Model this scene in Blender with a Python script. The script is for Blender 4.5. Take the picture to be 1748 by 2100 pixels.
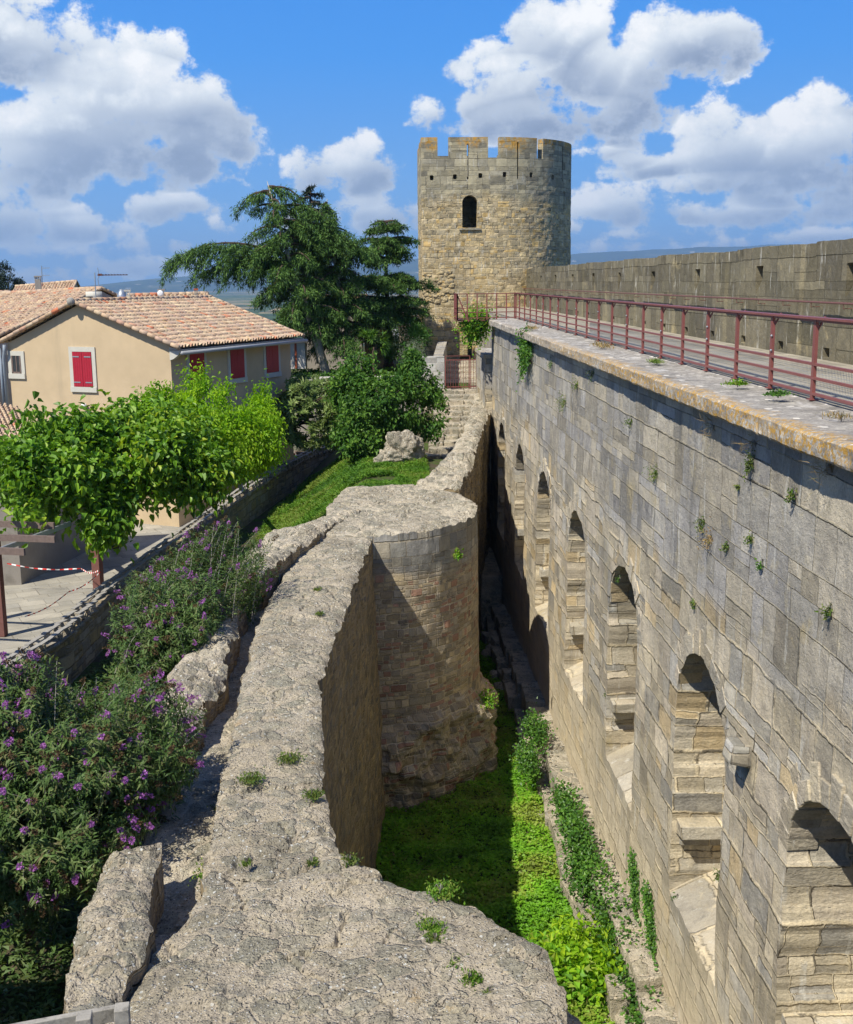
import bpy, math, random
import numpy as np
from mathutils import Vector, Matrix

for o in list(bpy.data.objects): bpy.data.objects.remove(o)
SC = bpy.context.scene
COL = SC.collection
R = math.radians
random.seed(7)
RNG = np.random.default_rng(11)

# ------------------------------------------------------------------ camera
PSI, TH, RHO, FPX = 0.034847, 0.194540, 0.010, 2400.0
Fv = np.array([math.sin(PSI)*math.cos(TH), math.cos(PSI)*math.cos(TH), -math.sin(TH)])
R0 = np.array([math.cos(PSI), -math.sin(PSI), 0.0]); U0 = np.cross(R0, Fv)
Rv = R0*math.cos(RHO) - U0*math.sin(RHO); Uv = U0*math.cos(RHO) + R0*math.sin(RHO)
cam = bpy.data.cameras.new("camera"); camo = bpy.data.objects.new("camera", cam); COL.objects.link(camo)
cam.sensor_fit = 'VERTICAL'; cam.sensor_height = 24; cam.lens = 24*FPX/2100
cam.clip_start = 0.1; cam.clip_end = 60000
M4 = Matrix.Identity(4)
for i in range(3):
    M4[i][0], M4[i][1], M4[i][2] = Rv[i], Uv[i], -Fv[i]
camo.matrix_world = M4
SC.camera = camo

# survey helpers: the direction of a bearing measured on the photograph, cut with a real plane
def ray(x, y): return Rv*(x-874) + Uv*(1050-y) + Fv*FPX
def atY(x, y, v): r = ray(x, y); return r*v/r[1]
def atZ(x, y, v): r = ray(x, y); return r*v/r[2]
def atP(x, y, p, n): r = ray(x, y); n = np.array(n, float); return r*(np.dot(p, n)/np.dot(r, n))

# ------------------------------------------------------------------ sun and exposure
SUN = np.array([1.0, 0.98, -1.78]); SUN /= np.linalg.norm(SUN)
SUN_EL = math.asin(-SUN[2]); SUN_AZ = math.atan2(-SUN[0], -SUN[1])   # compass angle of the sun from +Y towards +X
sl = bpy.data.lights.new("sun", 'SUN'); so = bpy.data.objects.new("sun", sl); COL.objects.link(so)
sl.energy = 5.0; sl.angle = R(0.53); sl.color = (1.0, 0.94, 0.82)
so.rotation_euler = Vector(SUN).to_track_quat('-Z', 'Y').to_euler()
SC.view_settings.view_transform = 'Standard'; SC.view_settings.look = 'None'
SC.view_settings.exposure = 0.36; SC.view_settings.gamma = 1.0
SC.cycles.max_bounces = 4; SC.cycles.transparent_max_bounces = 6; SC.cycles.diffuse_bounces = 2
SC.cycles.volume_bounces = 0

# ------------------------------------------------------------------ node helpers
class NT:
    def __init__(s, tree): s.t = tree
    def n(s, typ, ins=None, **kw):
        nd = s.t.nodes.new(typ)
        for k, v in kw.items(): setattr(nd, k, v)
        for k, v in (ins or {}).items(): s.put(nd.inputs[k], v)
        return nd
    def put(s, sock, v):
        if isinstance(v, bpy.types.NodeSocket): s.t.links.new(v, sock)
        elif v is not None:
            if sock.type == 'RGBA' and len(v) == 3: v = (*v, 1)
            sock.default_value = v
    def m(s, op, a, b=None, c=None, clamp=False):
        nd = s.t.nodes.new('ShaderNodeMath'); nd.operation = op; nd.use_clamp = clamp
        for i, v in enumerate((a, b, c)):
            if v is not None: s.put(nd.inputs[i], v)
        return nd.outputs[0]
    def v(s, op, a, b=None, c=None, scale=None):
        nd = s.t.nodes.new('ShaderNodeVectorMath'); nd.operation = op
        for i, x in enumerate((a, b, c)):
            if x is not None: s.put(nd.inputs[i], x)
        if scale is not None: s.put(nd.inputs['Scale'], scale)
        return nd.outputs['Value'] if op in ('DOT_PRODUCT', 'LENGTH') else nd.outputs[0]
    def mix(s, f, a, b, mode='MIX'):
        nd = s.t.nodes.new('ShaderNodeMix'); nd.data_type = 'RGBA'; nd.blend_type = mode; nd.clamp_factor = True
        s.put(nd.inputs[0], f); s.put(nd.inputs[6], a); s.put(nd.inputs[7], b)
        return nd.outputs[2]
    def fmix(s, f, a, b):
        nd = s.t.nodes.new('ShaderNodeMix'); nd.data_type = 'FLOAT'; nd.clamp_factor = True
        s.put(nd.inputs[0], f); s.put(nd.inputs[2], a); s.put(nd.inputs[3], b)
        return nd.outputs[0]
    def ss(s, x, a, b, lo=0.0, hi=1.0):
        nd = s.t.nodes.new('ShaderNodeMapRange'); nd.interpolation_type = 'SMOOTHSTEP'
        s.put(nd.inputs[0], x)
        for i, v in enumerate((a, b, lo, hi)): s.put(nd.inputs[i+1], v)
        return nd.outputs[0]
    def noise(s, vec, scale, detail=4, rough=.55, dist=0, color=False, dims='3D'):
        nd = s.n('ShaderNodeTexNoise', {'Scale': scale, 'Detail': detail, 'Roughness': rough, 'Distortion': dist}, noise_dimensions=dims)
        if vec is not None: s.put(nd.inputs['Vector'], vec)
        return nd.outputs['Color'] if color else nd.outputs['Fac']
    def vor(s, vec, scale, feature='F1', out='Distance', rnd=1.0):
        nd = s.n('ShaderNodeTexVoronoi', {'Scale': scale, 'Randomness': rnd}, feature=feature)
        if vec is not None: s.put(nd.inputs['Vector'], vec)
        return nd.outputs[out]
    def ramp(s, f, stops, interp='LINEAR'):
        nd = s.t.nodes.new('ShaderNodeValToRGB'); cr = nd.color_ramp; cr.interpolation = interp
        while len(cr.elements) > 1: cr.elements.remove(cr.elements[-1])
        cr.elements[0].position = stops[0][0]; cr.elements[0].color = (*stops[0][1], 1)
        for p, c in stops[1:]:
            e = cr.elements.new(p); e.color = (*c, 1)
        s.put(nd.inputs[0], f)
        return nd.outputs[0]

# ------------------------------------------------------------------ sky: physical sky plus cumulus in direction space
W = bpy.data.worlds.new("World"); SC.world = W; W.use_nodes = True
wt = W.node_tree; wt.nodes.clear(); w = NT(wt)
sky = w.n('ShaderNodeTexSky', sky_type='NISHITA', sun_disc=False, sun_elevation=SUN_EL, sun_rotation=SUN_AZ,
          altitude=200, air_density=1.0, dust_density=0.4, ozone_density=2.2)
gen = w.n('ShaderNodeTexCoord').outputs['Generated']
sep = w.n('ShaderNodeSeparateXYZ', {0: gen})
az = w.m('ARCTAN2', sep.outputs[0], sep.outputs[1])
el = w.m('ARCSINE', sep.outputs[2])
def azel(x, y):
    r = ray(x, y); r = r/np.linalg.norm(r); return math.atan2(r[0], r[1]), math.asin(r[2])
CLOUDS = [ # bearing measured in the photo (x, y), half sizes, weight
 (20,70,110,120,1.1),(140,130,120,105,1.1),(285,130,85,75,1.0),(250,240,190,115,1.2),(400,240,125,92,1.15),(110,290,190,100,1.2),(455,295,85,52,1.0),(330,325,190,62,1.1),(60,360,150,60,1.0),
 (10,440,120,80,1.0),(120,455,110,50,.8),(330,425,105,42,.85),(90,525,200,32,.6),(330,500,140,24,.5),(430,530,110,20,.35),
 (645,355,66,58,1.0),(745,350,88,68,1.15),(800,440,100,50,1.0),(690,425,90,30,.7),(590,500,90,28,.4),
 (1095,60,72,72,1.1),(945,150,58,50,.9),(1020,130,70,55,1.0),(1050,205,150,80,1.2),(1170,110,105,110,1.2),(890,240,70,42,.8),(1285,185,115,100,1.2),(1160,250,190,48,1.1),(1370,95,110,78,1.1),(1460,85,98,70,1.1),(1500,112,60,36,.8),
 (1470,285,92,76,1.1),(1590,320,180,90,1.2),(1700,245,85,62,1.0),(1700,330,120,78,1.1),(1270,310,85,36,.75),(1350,340,110,32,.7),(1490,378,190,24,.8),
 (1290,425,125,46,.95),(1420,440,90,32,.7),(1570,432,130,42,.95),(1710,415,85,46,.9),(1350,480,170,20,.5),(1650,485,170,20,.55),
 (60,560,180,26,.8),(300,545,150,26,.75),(180,475,140,30,.6),(420,470,60,30,.5),(1250,505,90,16,.5),(1500,500,160,18,.55),(600,470,60,24,.5),(420,350,60,40,.6),(1150,470,60,20,.4)]
g = bpy.data.node_groups.new("cloud_cover", 'ShaderNodeTree')
g.interface.new_socket('P', in_out='INPUT', socket_type='NodeSocketVector'); g.interface.new_socket('D', in_out='OUTPUT', socket_type='NodeSocketFloat'); g.interface.new_socket('S', in_out='OUTPUT', socket_type='NodeSocketFloat'); g.interface.new_socket('N', in_out='OUTPUT', socket_type='NodeSocketFloat')
gi = g.nodes.new('NodeGroupInput'); go = g.nodes.new('NodeGroupOutput'); q = NT(g); P = gi.outputs[0]
acc = None; num = None; den = None
for (cx, cy, rx, ry, a) in CLOUDS:
    a0, e0 = azel(cx, cy); rx, ry = rx/2350, ry/2350
    d = q.v('MULTIPLY_ADD', P, (1/rx, 1/ry, 0), (-a0/rx, -e0/ry, 0))
    r2 = q.v('DOT_PRODUCT', d, d); k = q.m('MULTIPLY_ADD', r2, -a*.62, a*.66)
    wgt = q.m('MULTIPLY_ADD', r2, -rx*ry*2e3, rx*ry*2.2e3); wgt = q.m('MAXIMUM', wgt, 0.0); sd_ = q.m('MULTIPLY', wgt, q.v('DOT_PRODUCT', d, (.32, -.9, 0)))
    acc = k if acc is None else q.m('SMOOTH_MAX', acc, k, .10); num = sd_ if num is None else q.m('ADD', num, sd_); den = wgt if den is None else q.m('ADD', den, wgt)
# fair-weather cumulus over the rest of the sky
rest = q.noise(P, 5.0, 3, .5, dims='2D'); ax = q.n('ShaderNodeSeparateXYZ', {0: P})
far = q.ss(q.m('ABSOLUTE', ax.outputs[0]), .42, .6)
rest = q.m('MULTIPLY', q.m('SUBTRACT', q.m('MULTIPLY', rest, 5.0), 2.95), far)
acc = q.m('MAXIMUM', acc, q.m('SUBTRACT', rest, q.m('MULTIPLY', q.m('SUBTRACT', 1.0, far), 3)))
pf = q.v('MULTIPLY', P, (1, 1.25, 1))
big = q.noise(pf, 14, 1, .5, dims='2D'); fin = q.noise(pf, 30, 9, .70, dims='2D')
bil = q.n('ShaderNodeTexVoronoi', {'Scale': 34, 'Vector': q.v('ADD', pf, q.v('SCALE', q.noise(pf, 40, 1, color=True, dims='2D'), scale=.02))}, voronoi_dimensions='2D').outputs['Distance']
nz = q.m('ADD', q.m('MULTIPLY', q.m('SUBTRACT', big, .5), .8), q.m('MULTIPLY', q.m('SUBTRACT', fin, .5), 1.6))
pf2 = q.m('MULTIPLY', q.m('SUBTRACT', .42, bil), .55); nz = q.m('ADD', nz, pf2)
q.put(go.inputs[0], q.m('ADD', acc, nz)); q.put(go.inputs[1], q.m('DIVIDE', num, q.m('ADD', den, .02))); q.put(go.inputs[2], nz)
Pw = w.n('ShaderNodeCombineXYZ', {0: az, 1: el}).outputs[0]
cv = w.n('ShaderNodeGroup', {}, node_tree=g); w.put(cv.inputs[0], Pw); c0, sh0, nz0 = cv.outputs[0], cv.outputs[1], cv.outputs[2]
alpha = w.ss(c0, .03, .42)
core = w.ss(c0, .15, .95)
lit = w.m('SUBTRACT', .80, w.m('MULTIPLY', w.ss(sh0, -.45, .50), w.m('MULTIPLY_ADD', core, .68, .18)))
lit = w.m('ADD', lit, w.m('MULTIPLY', nz0, .40), clamp=True)
lowh = w.ss(el, 0.0, .16)
ccol = w.ramp(lit, [(0, (2.8, 3.6, 5.2)), (.25, (3.8, 4.7, 6.4)), (.5, (5.8, 6.7, 8.1)), (.74, (9.2, 9.9, 10.6)), (.93, (11.8, 11.9, 12.0))])
ccol = w.mix(w.m('MULTIPLY', w.m('SUBTRACT', 1.0, lowh), .35), ccol, (5.6, 7.2, 9.3))
skyc = w.n('ShaderNodeHueSaturation', {'Saturation': 1.22, 'Value': 1.15, 'Color': sky.outputs[0]}).outputs[0]
skyc = w.mix(.86, skyc, w.ramp(w.m('DIVIDE', el, .8), [(0, (2.2, 5.2, 10.0)), (.22, (.62, 3.8, 10.8)), (.5, (.22, 2.4, 9.6)), (1, (.2, 1.2, 4.8))]))
full = w.mix(alpha, skyc, ccol)
bg = w.n('ShaderNodeBackground', {'Color': full, 'Strength': 0.070})
wt.links.new(bg.outputs[0], w.n('ShaderNodeOutputWorld').inputs[0])
W.cycles.sampling_method = 'MANUAL'; W.cycles.sample_map_resolution = 512

# ------------------------------------------------------------------ numpy noise
def _h(ix, iy, iz, seed):
    h = (ix.astype(np.int64)*374761393 + iy.astype(np.int64)*668265263 + iz.astype(np.int64)*2147483647 + seed*974711) & 0xffffffff
    h = ((h ^ (h >> 13))*1274126177) & 0xffffffff
    h = ((h ^ (h >> 16))*2246822519) & 0xffffffff
    return ((h ^ (h >> 13)) & 0xffffff)/float(0xffffff)
def vn(x, y, z, seed=0):
    x, y, z = np.broadcast_arrays(np.asarray(x, float), np.asarray(y, float), np.asarray(z, float))
    xi, yi, zi = np.floor(x), np.floor(y), np.floor(z); fx, fy, fz = x-xi, y-yi, z-zi
    fx, fy, fz = [t*t*(3-2*t) for t in (fx, fy, fz)]
    r = 0
    for a in (0, 1):
        for b in (0, 1):
            for c in (0, 1):
                r = r + _h(xi+a, yi+b, zi+c, seed)*(fx if a else 1-fx)*(fy if b else 1-fy)*(fz if c else 1-fz)
    return r*2-1
def fbm(x, y, z, f=1.0, o=4, seed=0):
    r = 0; a = 1.0; t = 0
    for i in range(o):
        r = r + a*vn(np.asarray(x)*f, np.asarray(y)*f, np.asarray(z)*f, seed+i); t += a; a *= .5; f *= 2.03
    return r/t
def worley(x, y, scale, seed=0):
    x = x/scale; y = y/scale; xi, yi = np.floor(x), np.floor(y); f1 = np.full(x.shape, 9.); f2 = f1.copy(); idr = np.zeros(x.shape)
    for a in (-1, 0, 1):
        for b in (-1, 0, 1):
            cx = xi+a; cy = yi+b; px = cx+_h(cx, cy, cx*0, seed); py = cy+_h(cx, cy, cx*0, seed+5)
            d = np.hypot(px-x, py-y); nid = _h(cx, cy, cx*0, seed+9)
            f2 = np.where(d < f1, f1, np.minimum(f2, d)); idr = np.where(d < f1, nid, idr); f1 = np.minimum(f1, d)
    return f1, f2, idr

# ------------------------------------------------------------------ object helpers
def tag(o, label=None, cat=None, group=None, kind=None):
    if label: o['label'] = label
    if cat: o['category'] = cat
    if group: o['group'] = group
    if kind: o['kind'] = kind
    return o
def unit(v): return v/np.maximum(np.linalg.norm(v, axis=-1, keepdims=True), 1e-9)
def empty(name, loc, label, cat, group=None):
    o = bpy.data.objects.new(name, None); COL.objects.link(o); o.location = [float(v) for v in loc]
    return tag(o, label, cat, group)
def link(name, me, mats, parent=None):
    o = bpy.data.objects.new(name, me); COL.objects.link(o)
    if mats is not None:
        for m in (mats if isinstance(mats, (list, tuple)) else [mats]): me.materials.append(m)
    if parent is not None:
        o.parent = parent; o.location = -parent.location   # meshes are written in world metres
    return o
def npmesh(name, V, F, mats, parent=None, uv=None, rnd=None, mi=None, smooth=False):
    """V (n,3); F (m,k) int or list of such arrays; uv per loop in the same order"""
    Fs = F if isinstance(F, list) else [F]
    Fs = [f for f in Fs if len(f)]
    V = np.asarray(V, np.float32)
    nl = sum(f.size for f in Fs); nf = sum(len(f) for f in Fs)
    me = bpy.data.meshes.new(name); me.vertices.add(len(V)); me.vertices.foreach_set('co', V.ravel())
    me.loops.add(nl); me.loops.foreach_set('vertex_index', np.concatenate([f.ravel() for f in Fs]).astype(np.int32))
    tot = np.concatenate([np.full(len(f), f.shape[1]) for f in Fs]); st = np.concatenate([[0], np.cumsum(tot)[:-1]])
    me.polygons.add(nf); me.polygons.foreach_set('loop_start', st.astype(np.int32))
    if mi is not None: me.polygons.foreach_set('material_index', np.asarray(mi, np.int32))
    me.polygons.foreach_set('use_smooth', np.full(nf, smooth))
    if uv is not None:
        ul = me.uv_layers.new(name='UVMap'); ul.data.foreach_set('uv', np.asarray(uv, np.float32).ravel())
    if rnd is not None:
        at = me.attributes.new('rnd', 'FLOAT', 'FACE'); at.data.foreach_set('value', np.asarray(rnd, np.float32))
    me.update(calc_edges=True)
    return link(name, me, mats, parent)

class MB:
    """collects boxes, tubes, spheres; build() links them as one mesh"""
    def __init__(s): s.V = []; s.F = []; s.n = 0
    def add(s, V, F):
        s.V.append(np.asarray(V, float)); s.F += [[i+s.n for i in f] for f in F]; s.n += len(V)
    def box(s, c, size, rz=0, rx=0, ry=0, j=0):
        M = Matrix.Rotation(rz, 3, 'Z') @ Matrix.Rotation(rx, 3, 'X') @ Matrix.Rotation(ry, 3, 'Y')
        V = [np.array(c) + np.array(M @ Vector((sx*size[0]/2 + random.uniform(-j, j), sy*size[1]/2 + random.uniform(-j, j), sz*size[2]/2 + random.uniform(-j, j))))
             for sx in (-1, 1) for sy in (-1, 1) for sz in (-1, 1)]
        s.add(V, [(0,1,3,2),(4,6,7,5),(0,4,5,1),(2,3,7,6),(0,2,6,4),(1,5,7,3)]); return s
    def beam(s, a, b, w, h, up=(0,0,1)):
        a = np.array(a, float); b = np.array(b, float); d = b-a; d /= np.linalg.norm(d); u = np.array(up, float)
        x = np.cross(d, u); x /= np.linalg.norm(x); y = np.cross(x, d)
        V = [p + sx*x*w/2 + sy*y*h/2 for p in (a, b) for sx, sy in ((-1,-1),(1,-1),(1,1),(-1,1))]
        s.add(V, [(3,2,1,0),(4,5,6,7),(0,1,5,4),(1,2,6,5),(2,3,7,6),(3,0,4,7)]); return s
    def tube(s, pts, rad, n=8):
        pts = [np.array(p, float) for p in pts]; rad = rad if isinstance(rad, (list, tuple, np.ndarray)) else [rad]*len(pts)
        V = []; 
        for i, p in enumerate(pts):
            d = pts[min(i+1, len(pts)-1)] - pts[max(i-1, 0)]; d /= (np.linalg.norm(d)+1e-9)
            a = np.cross(d, (0.3, .9, .1) if abs(d[2]) > .8 else (0, 0, 1)); a /= np.linalg.norm(a); b = np.cross(d, a)
            for k in range(n): t = 2*math.pi*k/n; V.append(p + rad[i]*(math.cos(t)*a + math.sin(t)*b))
        F = [(i*n+k, i*n+(k+1) % n, (i+1)*n+(k+1) % n, (i+1)*n+k) for i in range(len(pts)-1) for k in range(n)]
        F += [tuple(range(n-1, -1, -1)), tuple((len(pts)-1)*n+k for k in range(n))]
        s.add(V, F); return s
    def ball(s, c, r, nu=12, nv=8, jit=0, seed=0, sc=(1,1,1)):
        V = [(0,0,1)]; 
        for i in range(1, nv):
            t = math.pi*i/nv
            for k in range(nu): p = 2*math.pi*k/nu; V.append((math.sin(t)*math.cos(p), math.sin(t)*math.sin(p), math.cos(t)))
        V.append((0,0,-1)); V = np.array(V)
        if jit: V = V*(1+jit*fbm(V[:,0]+seed*3.1, V[:,1], V[:,2], 1.4, 4, seed))[:, None]
        V = V*np.array(sc)*r + np.array(c)
        F = [(0, 1+k, 1+(k+1) % nu) for k in range(nu)]
        F += [(1+(i-1)*nu+k, 1+i*nu+k, 1+i*nu+(k+1) % nu, 1+(i-1)*nu+(k+1) % nu) for i in range(1, nv-1) for k in range(nu)]
        b = 1+(nv-2)*nu; F += [(b+k, len(V)-1, b+(k+1) % nu) for k in range(nu)]
        s.add(V, F); return s
    def build(s, name, mat, parent=None, smooth=False, bevel=0):
        V = np.concatenate(s.V); me = bpy.data.meshes.new(name)
        me.from_pydata([tuple(map(float, v)) for v in V], [], [tuple(map(int, f)) for f in s.F])
        ul = me.uv_layers.new(name='UVMap')
        for p in me.polygons:
            p.use_smooth = smooth; nx, ny, nz = p.normal
            for li in p.loop_indices:
                x, y, z = V[me.loops[li].vertex_index]
                if abs(nz) > .7: u = (x, y)
                else:
                    h = math.hypot(nx, ny) or 1; u = ((-ny*x+nx*y)/h, z)
                ul.data[li].uv = u
        o = link(name, me, mat, parent)
        if bevel:
            m = o.modifiers.new('bevel', 'BEVEL'); m.width = bevel; m.segments = 2
        return o

# grid sheet with openings, reveals and backs
def sheet(name, S, T, pos, mat, parent=None, holes=(), topcap=0, jamb=True, endcap=0):
    ns, nt = len(S), len(T)
    ss, tt = np.meshgrid(S, T, indexing='ij'); ss = ss.copy(); tt = tt.copy()
    sc = (S[:-1, None]+S[1:, None])/2 + 0*T[None, :-1]; tc = (T[None, :-1]+T[None, 1:])/2 + 0*S[:-1, None]
    rem = np.full(sc.shape, -1)
    for i, h in enumerate(holes): rem[h['sd'](sc, tc) < 0] = i
    D = np.full(ss.shape, float(topcap))
    pad = np.full((ns+1, nt+1), -2); pad[1:-1, 1:-1] = rem
    nb = np.stack([pad[:-1, :-1], pad[1:, :-1], pad[:-1, 1:], pad[1:, 1:]])
    for i, h in enumerate(holes):
        isb = (nb == i).any(0) & (nb == -1).any(0); e = 1e-3
        if h.get('snap', True):
            for _ in range(3):
                a, b = ss[isb], tt[isb]; d = h['sd'](a, b); gs = (h['sd'](a+e, b)-d)/e; gt = (h['sd'](a, b+e)-d)/e
                gl = np.maximum(np.hypot(gs, gt), .3); d = np.clip(d, -.25, .25); ss[isb] = a-d*gs/gl**2; tt[isb] = b-d*gt/gl**2
        m = (nb == i).any(0)
        D[m] = h['depth'](ss[m], tt[m]) if callable(h['depth']) else h['depth']
    s1, t1, d1 = ss.ravel(), tt.ravel(), D.ravel(); N = ns*nt
    V = np.concatenate([pos(s1, t1, np.zeros(N)), pos(s1, t1, d1)])
    I = np.arange(N).reshape(ns, nt)
    quad = lambda I: np.stack([I[:-1, :-1], I[1:, :-1], I[1:, 1:], I[:-1, 1:]], -1)
    Q = quad(I); keep = rem < 0; F = [Q[keep]]
    uvf = lambda f: np.stack([s1[f % N], t1[f % N]], -1)
    UV = [uvf(F[0])]
    for i, h in enumerate(holes):
        if h.get('back'): f = Q[rem == i]+N; F.append(f); UV.append(uvf(f))
    def strip(a, b, vert):
        f = np.stack([a, b, b+N, a+N], -1); u = uvf(f).copy(); dd = np.stack([a*0., b*0., d1[b], d1[a]], -1)
        if vert: u[..., 0] += dd
        else: u[..., 1] += dd
        F.append(f); UV.append(u)
    if jamb and len(holes):
        k = keep[:-1] != keep[1:]; a = I[1:-1, :-1][k]; b = I[1:-1, 1:][k]; strip(a, b, True)
        k = keep[:, :-1] != keep[:, 1:]; a = I[:-1, 1:-1][k]; b = I[1:, 1:-1][k]; strip(a, b, False)
    if topcap:
        k = keep[:, -1]; strip(I[:-1, -1][k], I[1:, -1][k], False)
    if endcap:
        D2 = I; 
        for r in (0, -1):
            k = keep[r]; strip(I[r, :-1][k], I[r, 1:][k], True)
    Fa = np.concatenate([f.reshape(-1, 4) for f in F]); Ua = np.concatenate([u.reshape(-1, 4, 2) for u in UV])
    us, inv = np.unique(Fa, return_inverse=True)
    return npmesh(name, V[us], inv.reshape(-1, 4), mat, parent, uv=Ua)
def rect(c, t0, t1, w, **k):
    def sd(s, t): return np.maximum(np.abs(s-c)-w/2, np.maximum(t0-t, t-t1))
    return dict(sd=sd, **k)
def arch(c, t0, spring, rise, hw, rag=0.0, **k):
    def sd(s, t):
        low = np.maximum(np.abs(s-c)-hw, t0-t)
        r = np.hypot((s-c)/hw, (t-spring)/rise); return np.where(t > spring, (r-1)*min(hw, rise), low) + rag*fbm(s, t, s*0, 2.6, 3, 77)
    return dict(sd=sd, **k)

def polysd(x, y, poly):
    P = np.array(poly, float); Qn = np.roll(P, -1, 0); best = np.full(x.shape, 1e9); u = np.zeros(x.shape); nx = u.copy(); ny = u.copy(); inside = np.zeros(x.shape, bool); acc = 0
    for a, b in zip(P, Qn):
        e = b-a; L = np.hypot(*e); t = np.clip(((x-a[0])*e[0]+(y-a[1])*e[1])/L**2, 0, 1)
        dx = x-(a[0]+t*e[0]); dy = y-(a[1]+t*e[1]); d = np.hypot(dx, dy); m = d < best
        best = np.where(m, d, best); u = np.where(m, acc+t*L, u); nx = np.where(m, e[1]/L, nx); ny = np.where(m, -e[0]/L, ny); acc += L
        c = (a[1] > y) != (b[1] > y); xs = a[0]+(y-a[1])*e[0]/(e[1] if abs(e[1]) > 1e-9 else 1e-9); inside ^= c & (x < xs)
    return np.where(inside, -best, best), u, nx, ny
def ccw(poly):
    P = np.array(poly, float); A = np.sum(P[:,0]*np.roll(P[:,1], -1)-np.roll(P[:,0], -1)*P[:,1]); return P if A > 0 else P[::-1]
def solid(name, poly, ztop, zbot, mats, parent=None, step=.06, vstep=.2, rough=.05, edge=.05, batter=0.0, side_rough=.03, hole=None, bulge=None):
    """a ruined wall from its plan: rough top, battered rough sides. mats=[side, top]"""
    P = ccw(poly); lo = P.min(0)-.05; hi = P.max(0)+.05
    xs = np.arange(lo[0], hi[0]+step, step); ys = np.arange(lo[1], hi[1]+step, step)
    X, Y = np.meshgrid(xs, ys, indexing='ij'); sdf = lambda a, b: polysd(a, b, P)[0]
    xc = (X[:-1, :-1]+X[1:, 1:])/2; yc = (Y[:-1, :-1]+Y[1:, 1:])/2
    wob = lambda a, b: edge*(fbm(a, b, a*0, 2.2, 4, 3)+.35*fbm(a, b, a*0, 7., 2, 4))
    keep = (sdf(xc, yc)+wob(xc, yc)) < 0
    pad = np.zeros((keep.shape[0]+2, keep.shape[1]+2), bool); pad[1:-1, 1:-1] = keep
    nb = pad[:-1, :-1].astype(int)+pad[1:, :-1]+pad[:-1, 1:]+pad[1:, 1:]
    isb = (nb > 0) & (nb < 4); a, b = X[isb], Y[isb]
    for _ in range(2):
        d, u, nx, ny = polysd(a, b, P); e = 1e-3; d = d+wob(a, b)
        g1 = (polysd(a+e, b, P)[0]-polysd(a, b, P)[0])/e; g2 = (polysd(a, b+e, P)[0]-polysd(a, b, P)[0])/e
        d = np.clip(d, -step, step); a = a-d*g1; b = b-d*g2
    X[isb] = a; Y[isb] = b
    f1, f2, idr = worley(X+.12*fbm(X, Y, X*0, 3, 2, 8), Y+.12*fbm(X, Y, X*0, 3, 2, 9), .42, 2)
    crack = np.clip((f2-f1)/.18, 0, 1)
    f3, f4, id2 = worley(X, Y, .11, 12); SD = -polysd(X, Y, P)[0]
    Z = ztop(X, Y) + rough*(fbm(X, Y, X*0, 1.1, 5, 21)*1.1 + (idr-.5)*.9*crack + crack*.35 + (id2-.5)*.28 + .12*np.clip((f4-f3)/.3, 0, 1))
    g1_, g2_, _ = worley(X+.25*fbm(X, Y, X*0, 2, 4, 88), Y+.25*fbm(X, Y, X*0, 2, 4, 89), .8, 44); Z -= .07*np.clip(1-(g2_-g1_)/.07, 0, 1)*(fbm(X, Y, X*0, 1.6, 3, 90) > .16)
    Z -= edge*1.3*np.exp(-np.maximum(SD, 0)/.09)*(1+.8*fbm(X, Y, X*0, 3., 3, 31))
    N = X.size; I = np.arange(N).reshape(X.shape)
    top = np.stack([I[:-1, :-1], I[1:, :-1], I[1:, 1:], I[:-1, 1:]], -1)[keep]
    V = [np.stack([X.ravel(), Y.ravel(), Z.ravel()], -1)]
    # boundary edges oriented so that the kept face lies on the left
    E = []
    k = pad[1:-1, :-1].astype(int)-pad[1:-1, 1:]     # edges along x at each y line
    a0, a1 = I[:-1, :], I[1:, :]; m = k == -1; E.append(np.stack([a0[m], a1[m]], -1)); m = k == 1; E.append(np.stack([a1[m], a0[m]], -1))
    k = pad[:-1, 1:-1].astype(int)-pad[1:, 1:-1]; b0, b1 = I[:, :-1], I[:, 1:]; m = k == 1; E.append(np.stack([b0[m], b1[m]], -1)); m = k == -1; E.append(np.stack([b1[m], b0[m]], -1))
    E = np.concatenate(E); bid = np.unique(E); remap = {int(v): i for i, v in enumerate(bid)}
    bx, by, bz = X.ravel()[bid], Y.ravel()[bid], Z.ravel()[bid]; d, u, nx, ny = polysd(bx, by, P)
    # smooth the outward normal
    gx = np.zeros_like(bx); gy = np.zeros_like(bx); e = .05
    gx = (polysd(bx+e, by, P)[0]-polysd(bx-e, by, P)[0])/(2*e); gy = (polysd(bx, by+e, P)[0]-polysd(bx, by-e, P)[0])/(2*e)
    gl = np.maximum(np.hypot(gx, gy), .2); gx /= gl; gy /= gl
    rows = max(3, int((bz.mean()-zbot)/vstep)); nbv = len(bid); rowz = []
    for r in range(1, rows+1):
        t = r/rows; z = bz*(1-t)+zbot*t; off = batter*(bz-z) + side_rough*fbm(bx, by, z, 1.6, 4, 41)*min(1, r/2) + wob(bx, by)*min(1, r/4)
        if bulge is not None: off = off+bulge(z, bx, by)
        V.append(np.stack([bx+gx*off, by+gy*off, z], -1)); rowz.append(z)
    F = [top]; UV = [np.stack([X.ravel()[top], Y.ravel()[top]], -1)]; mi = [np.ones(len(top))]
    e0 = np.array([remap[int(v)] for v in E[:, 0]]); e1 = np.array([remap[int(v)] for v in E[:, 1]])
    per = u.max()
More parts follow.
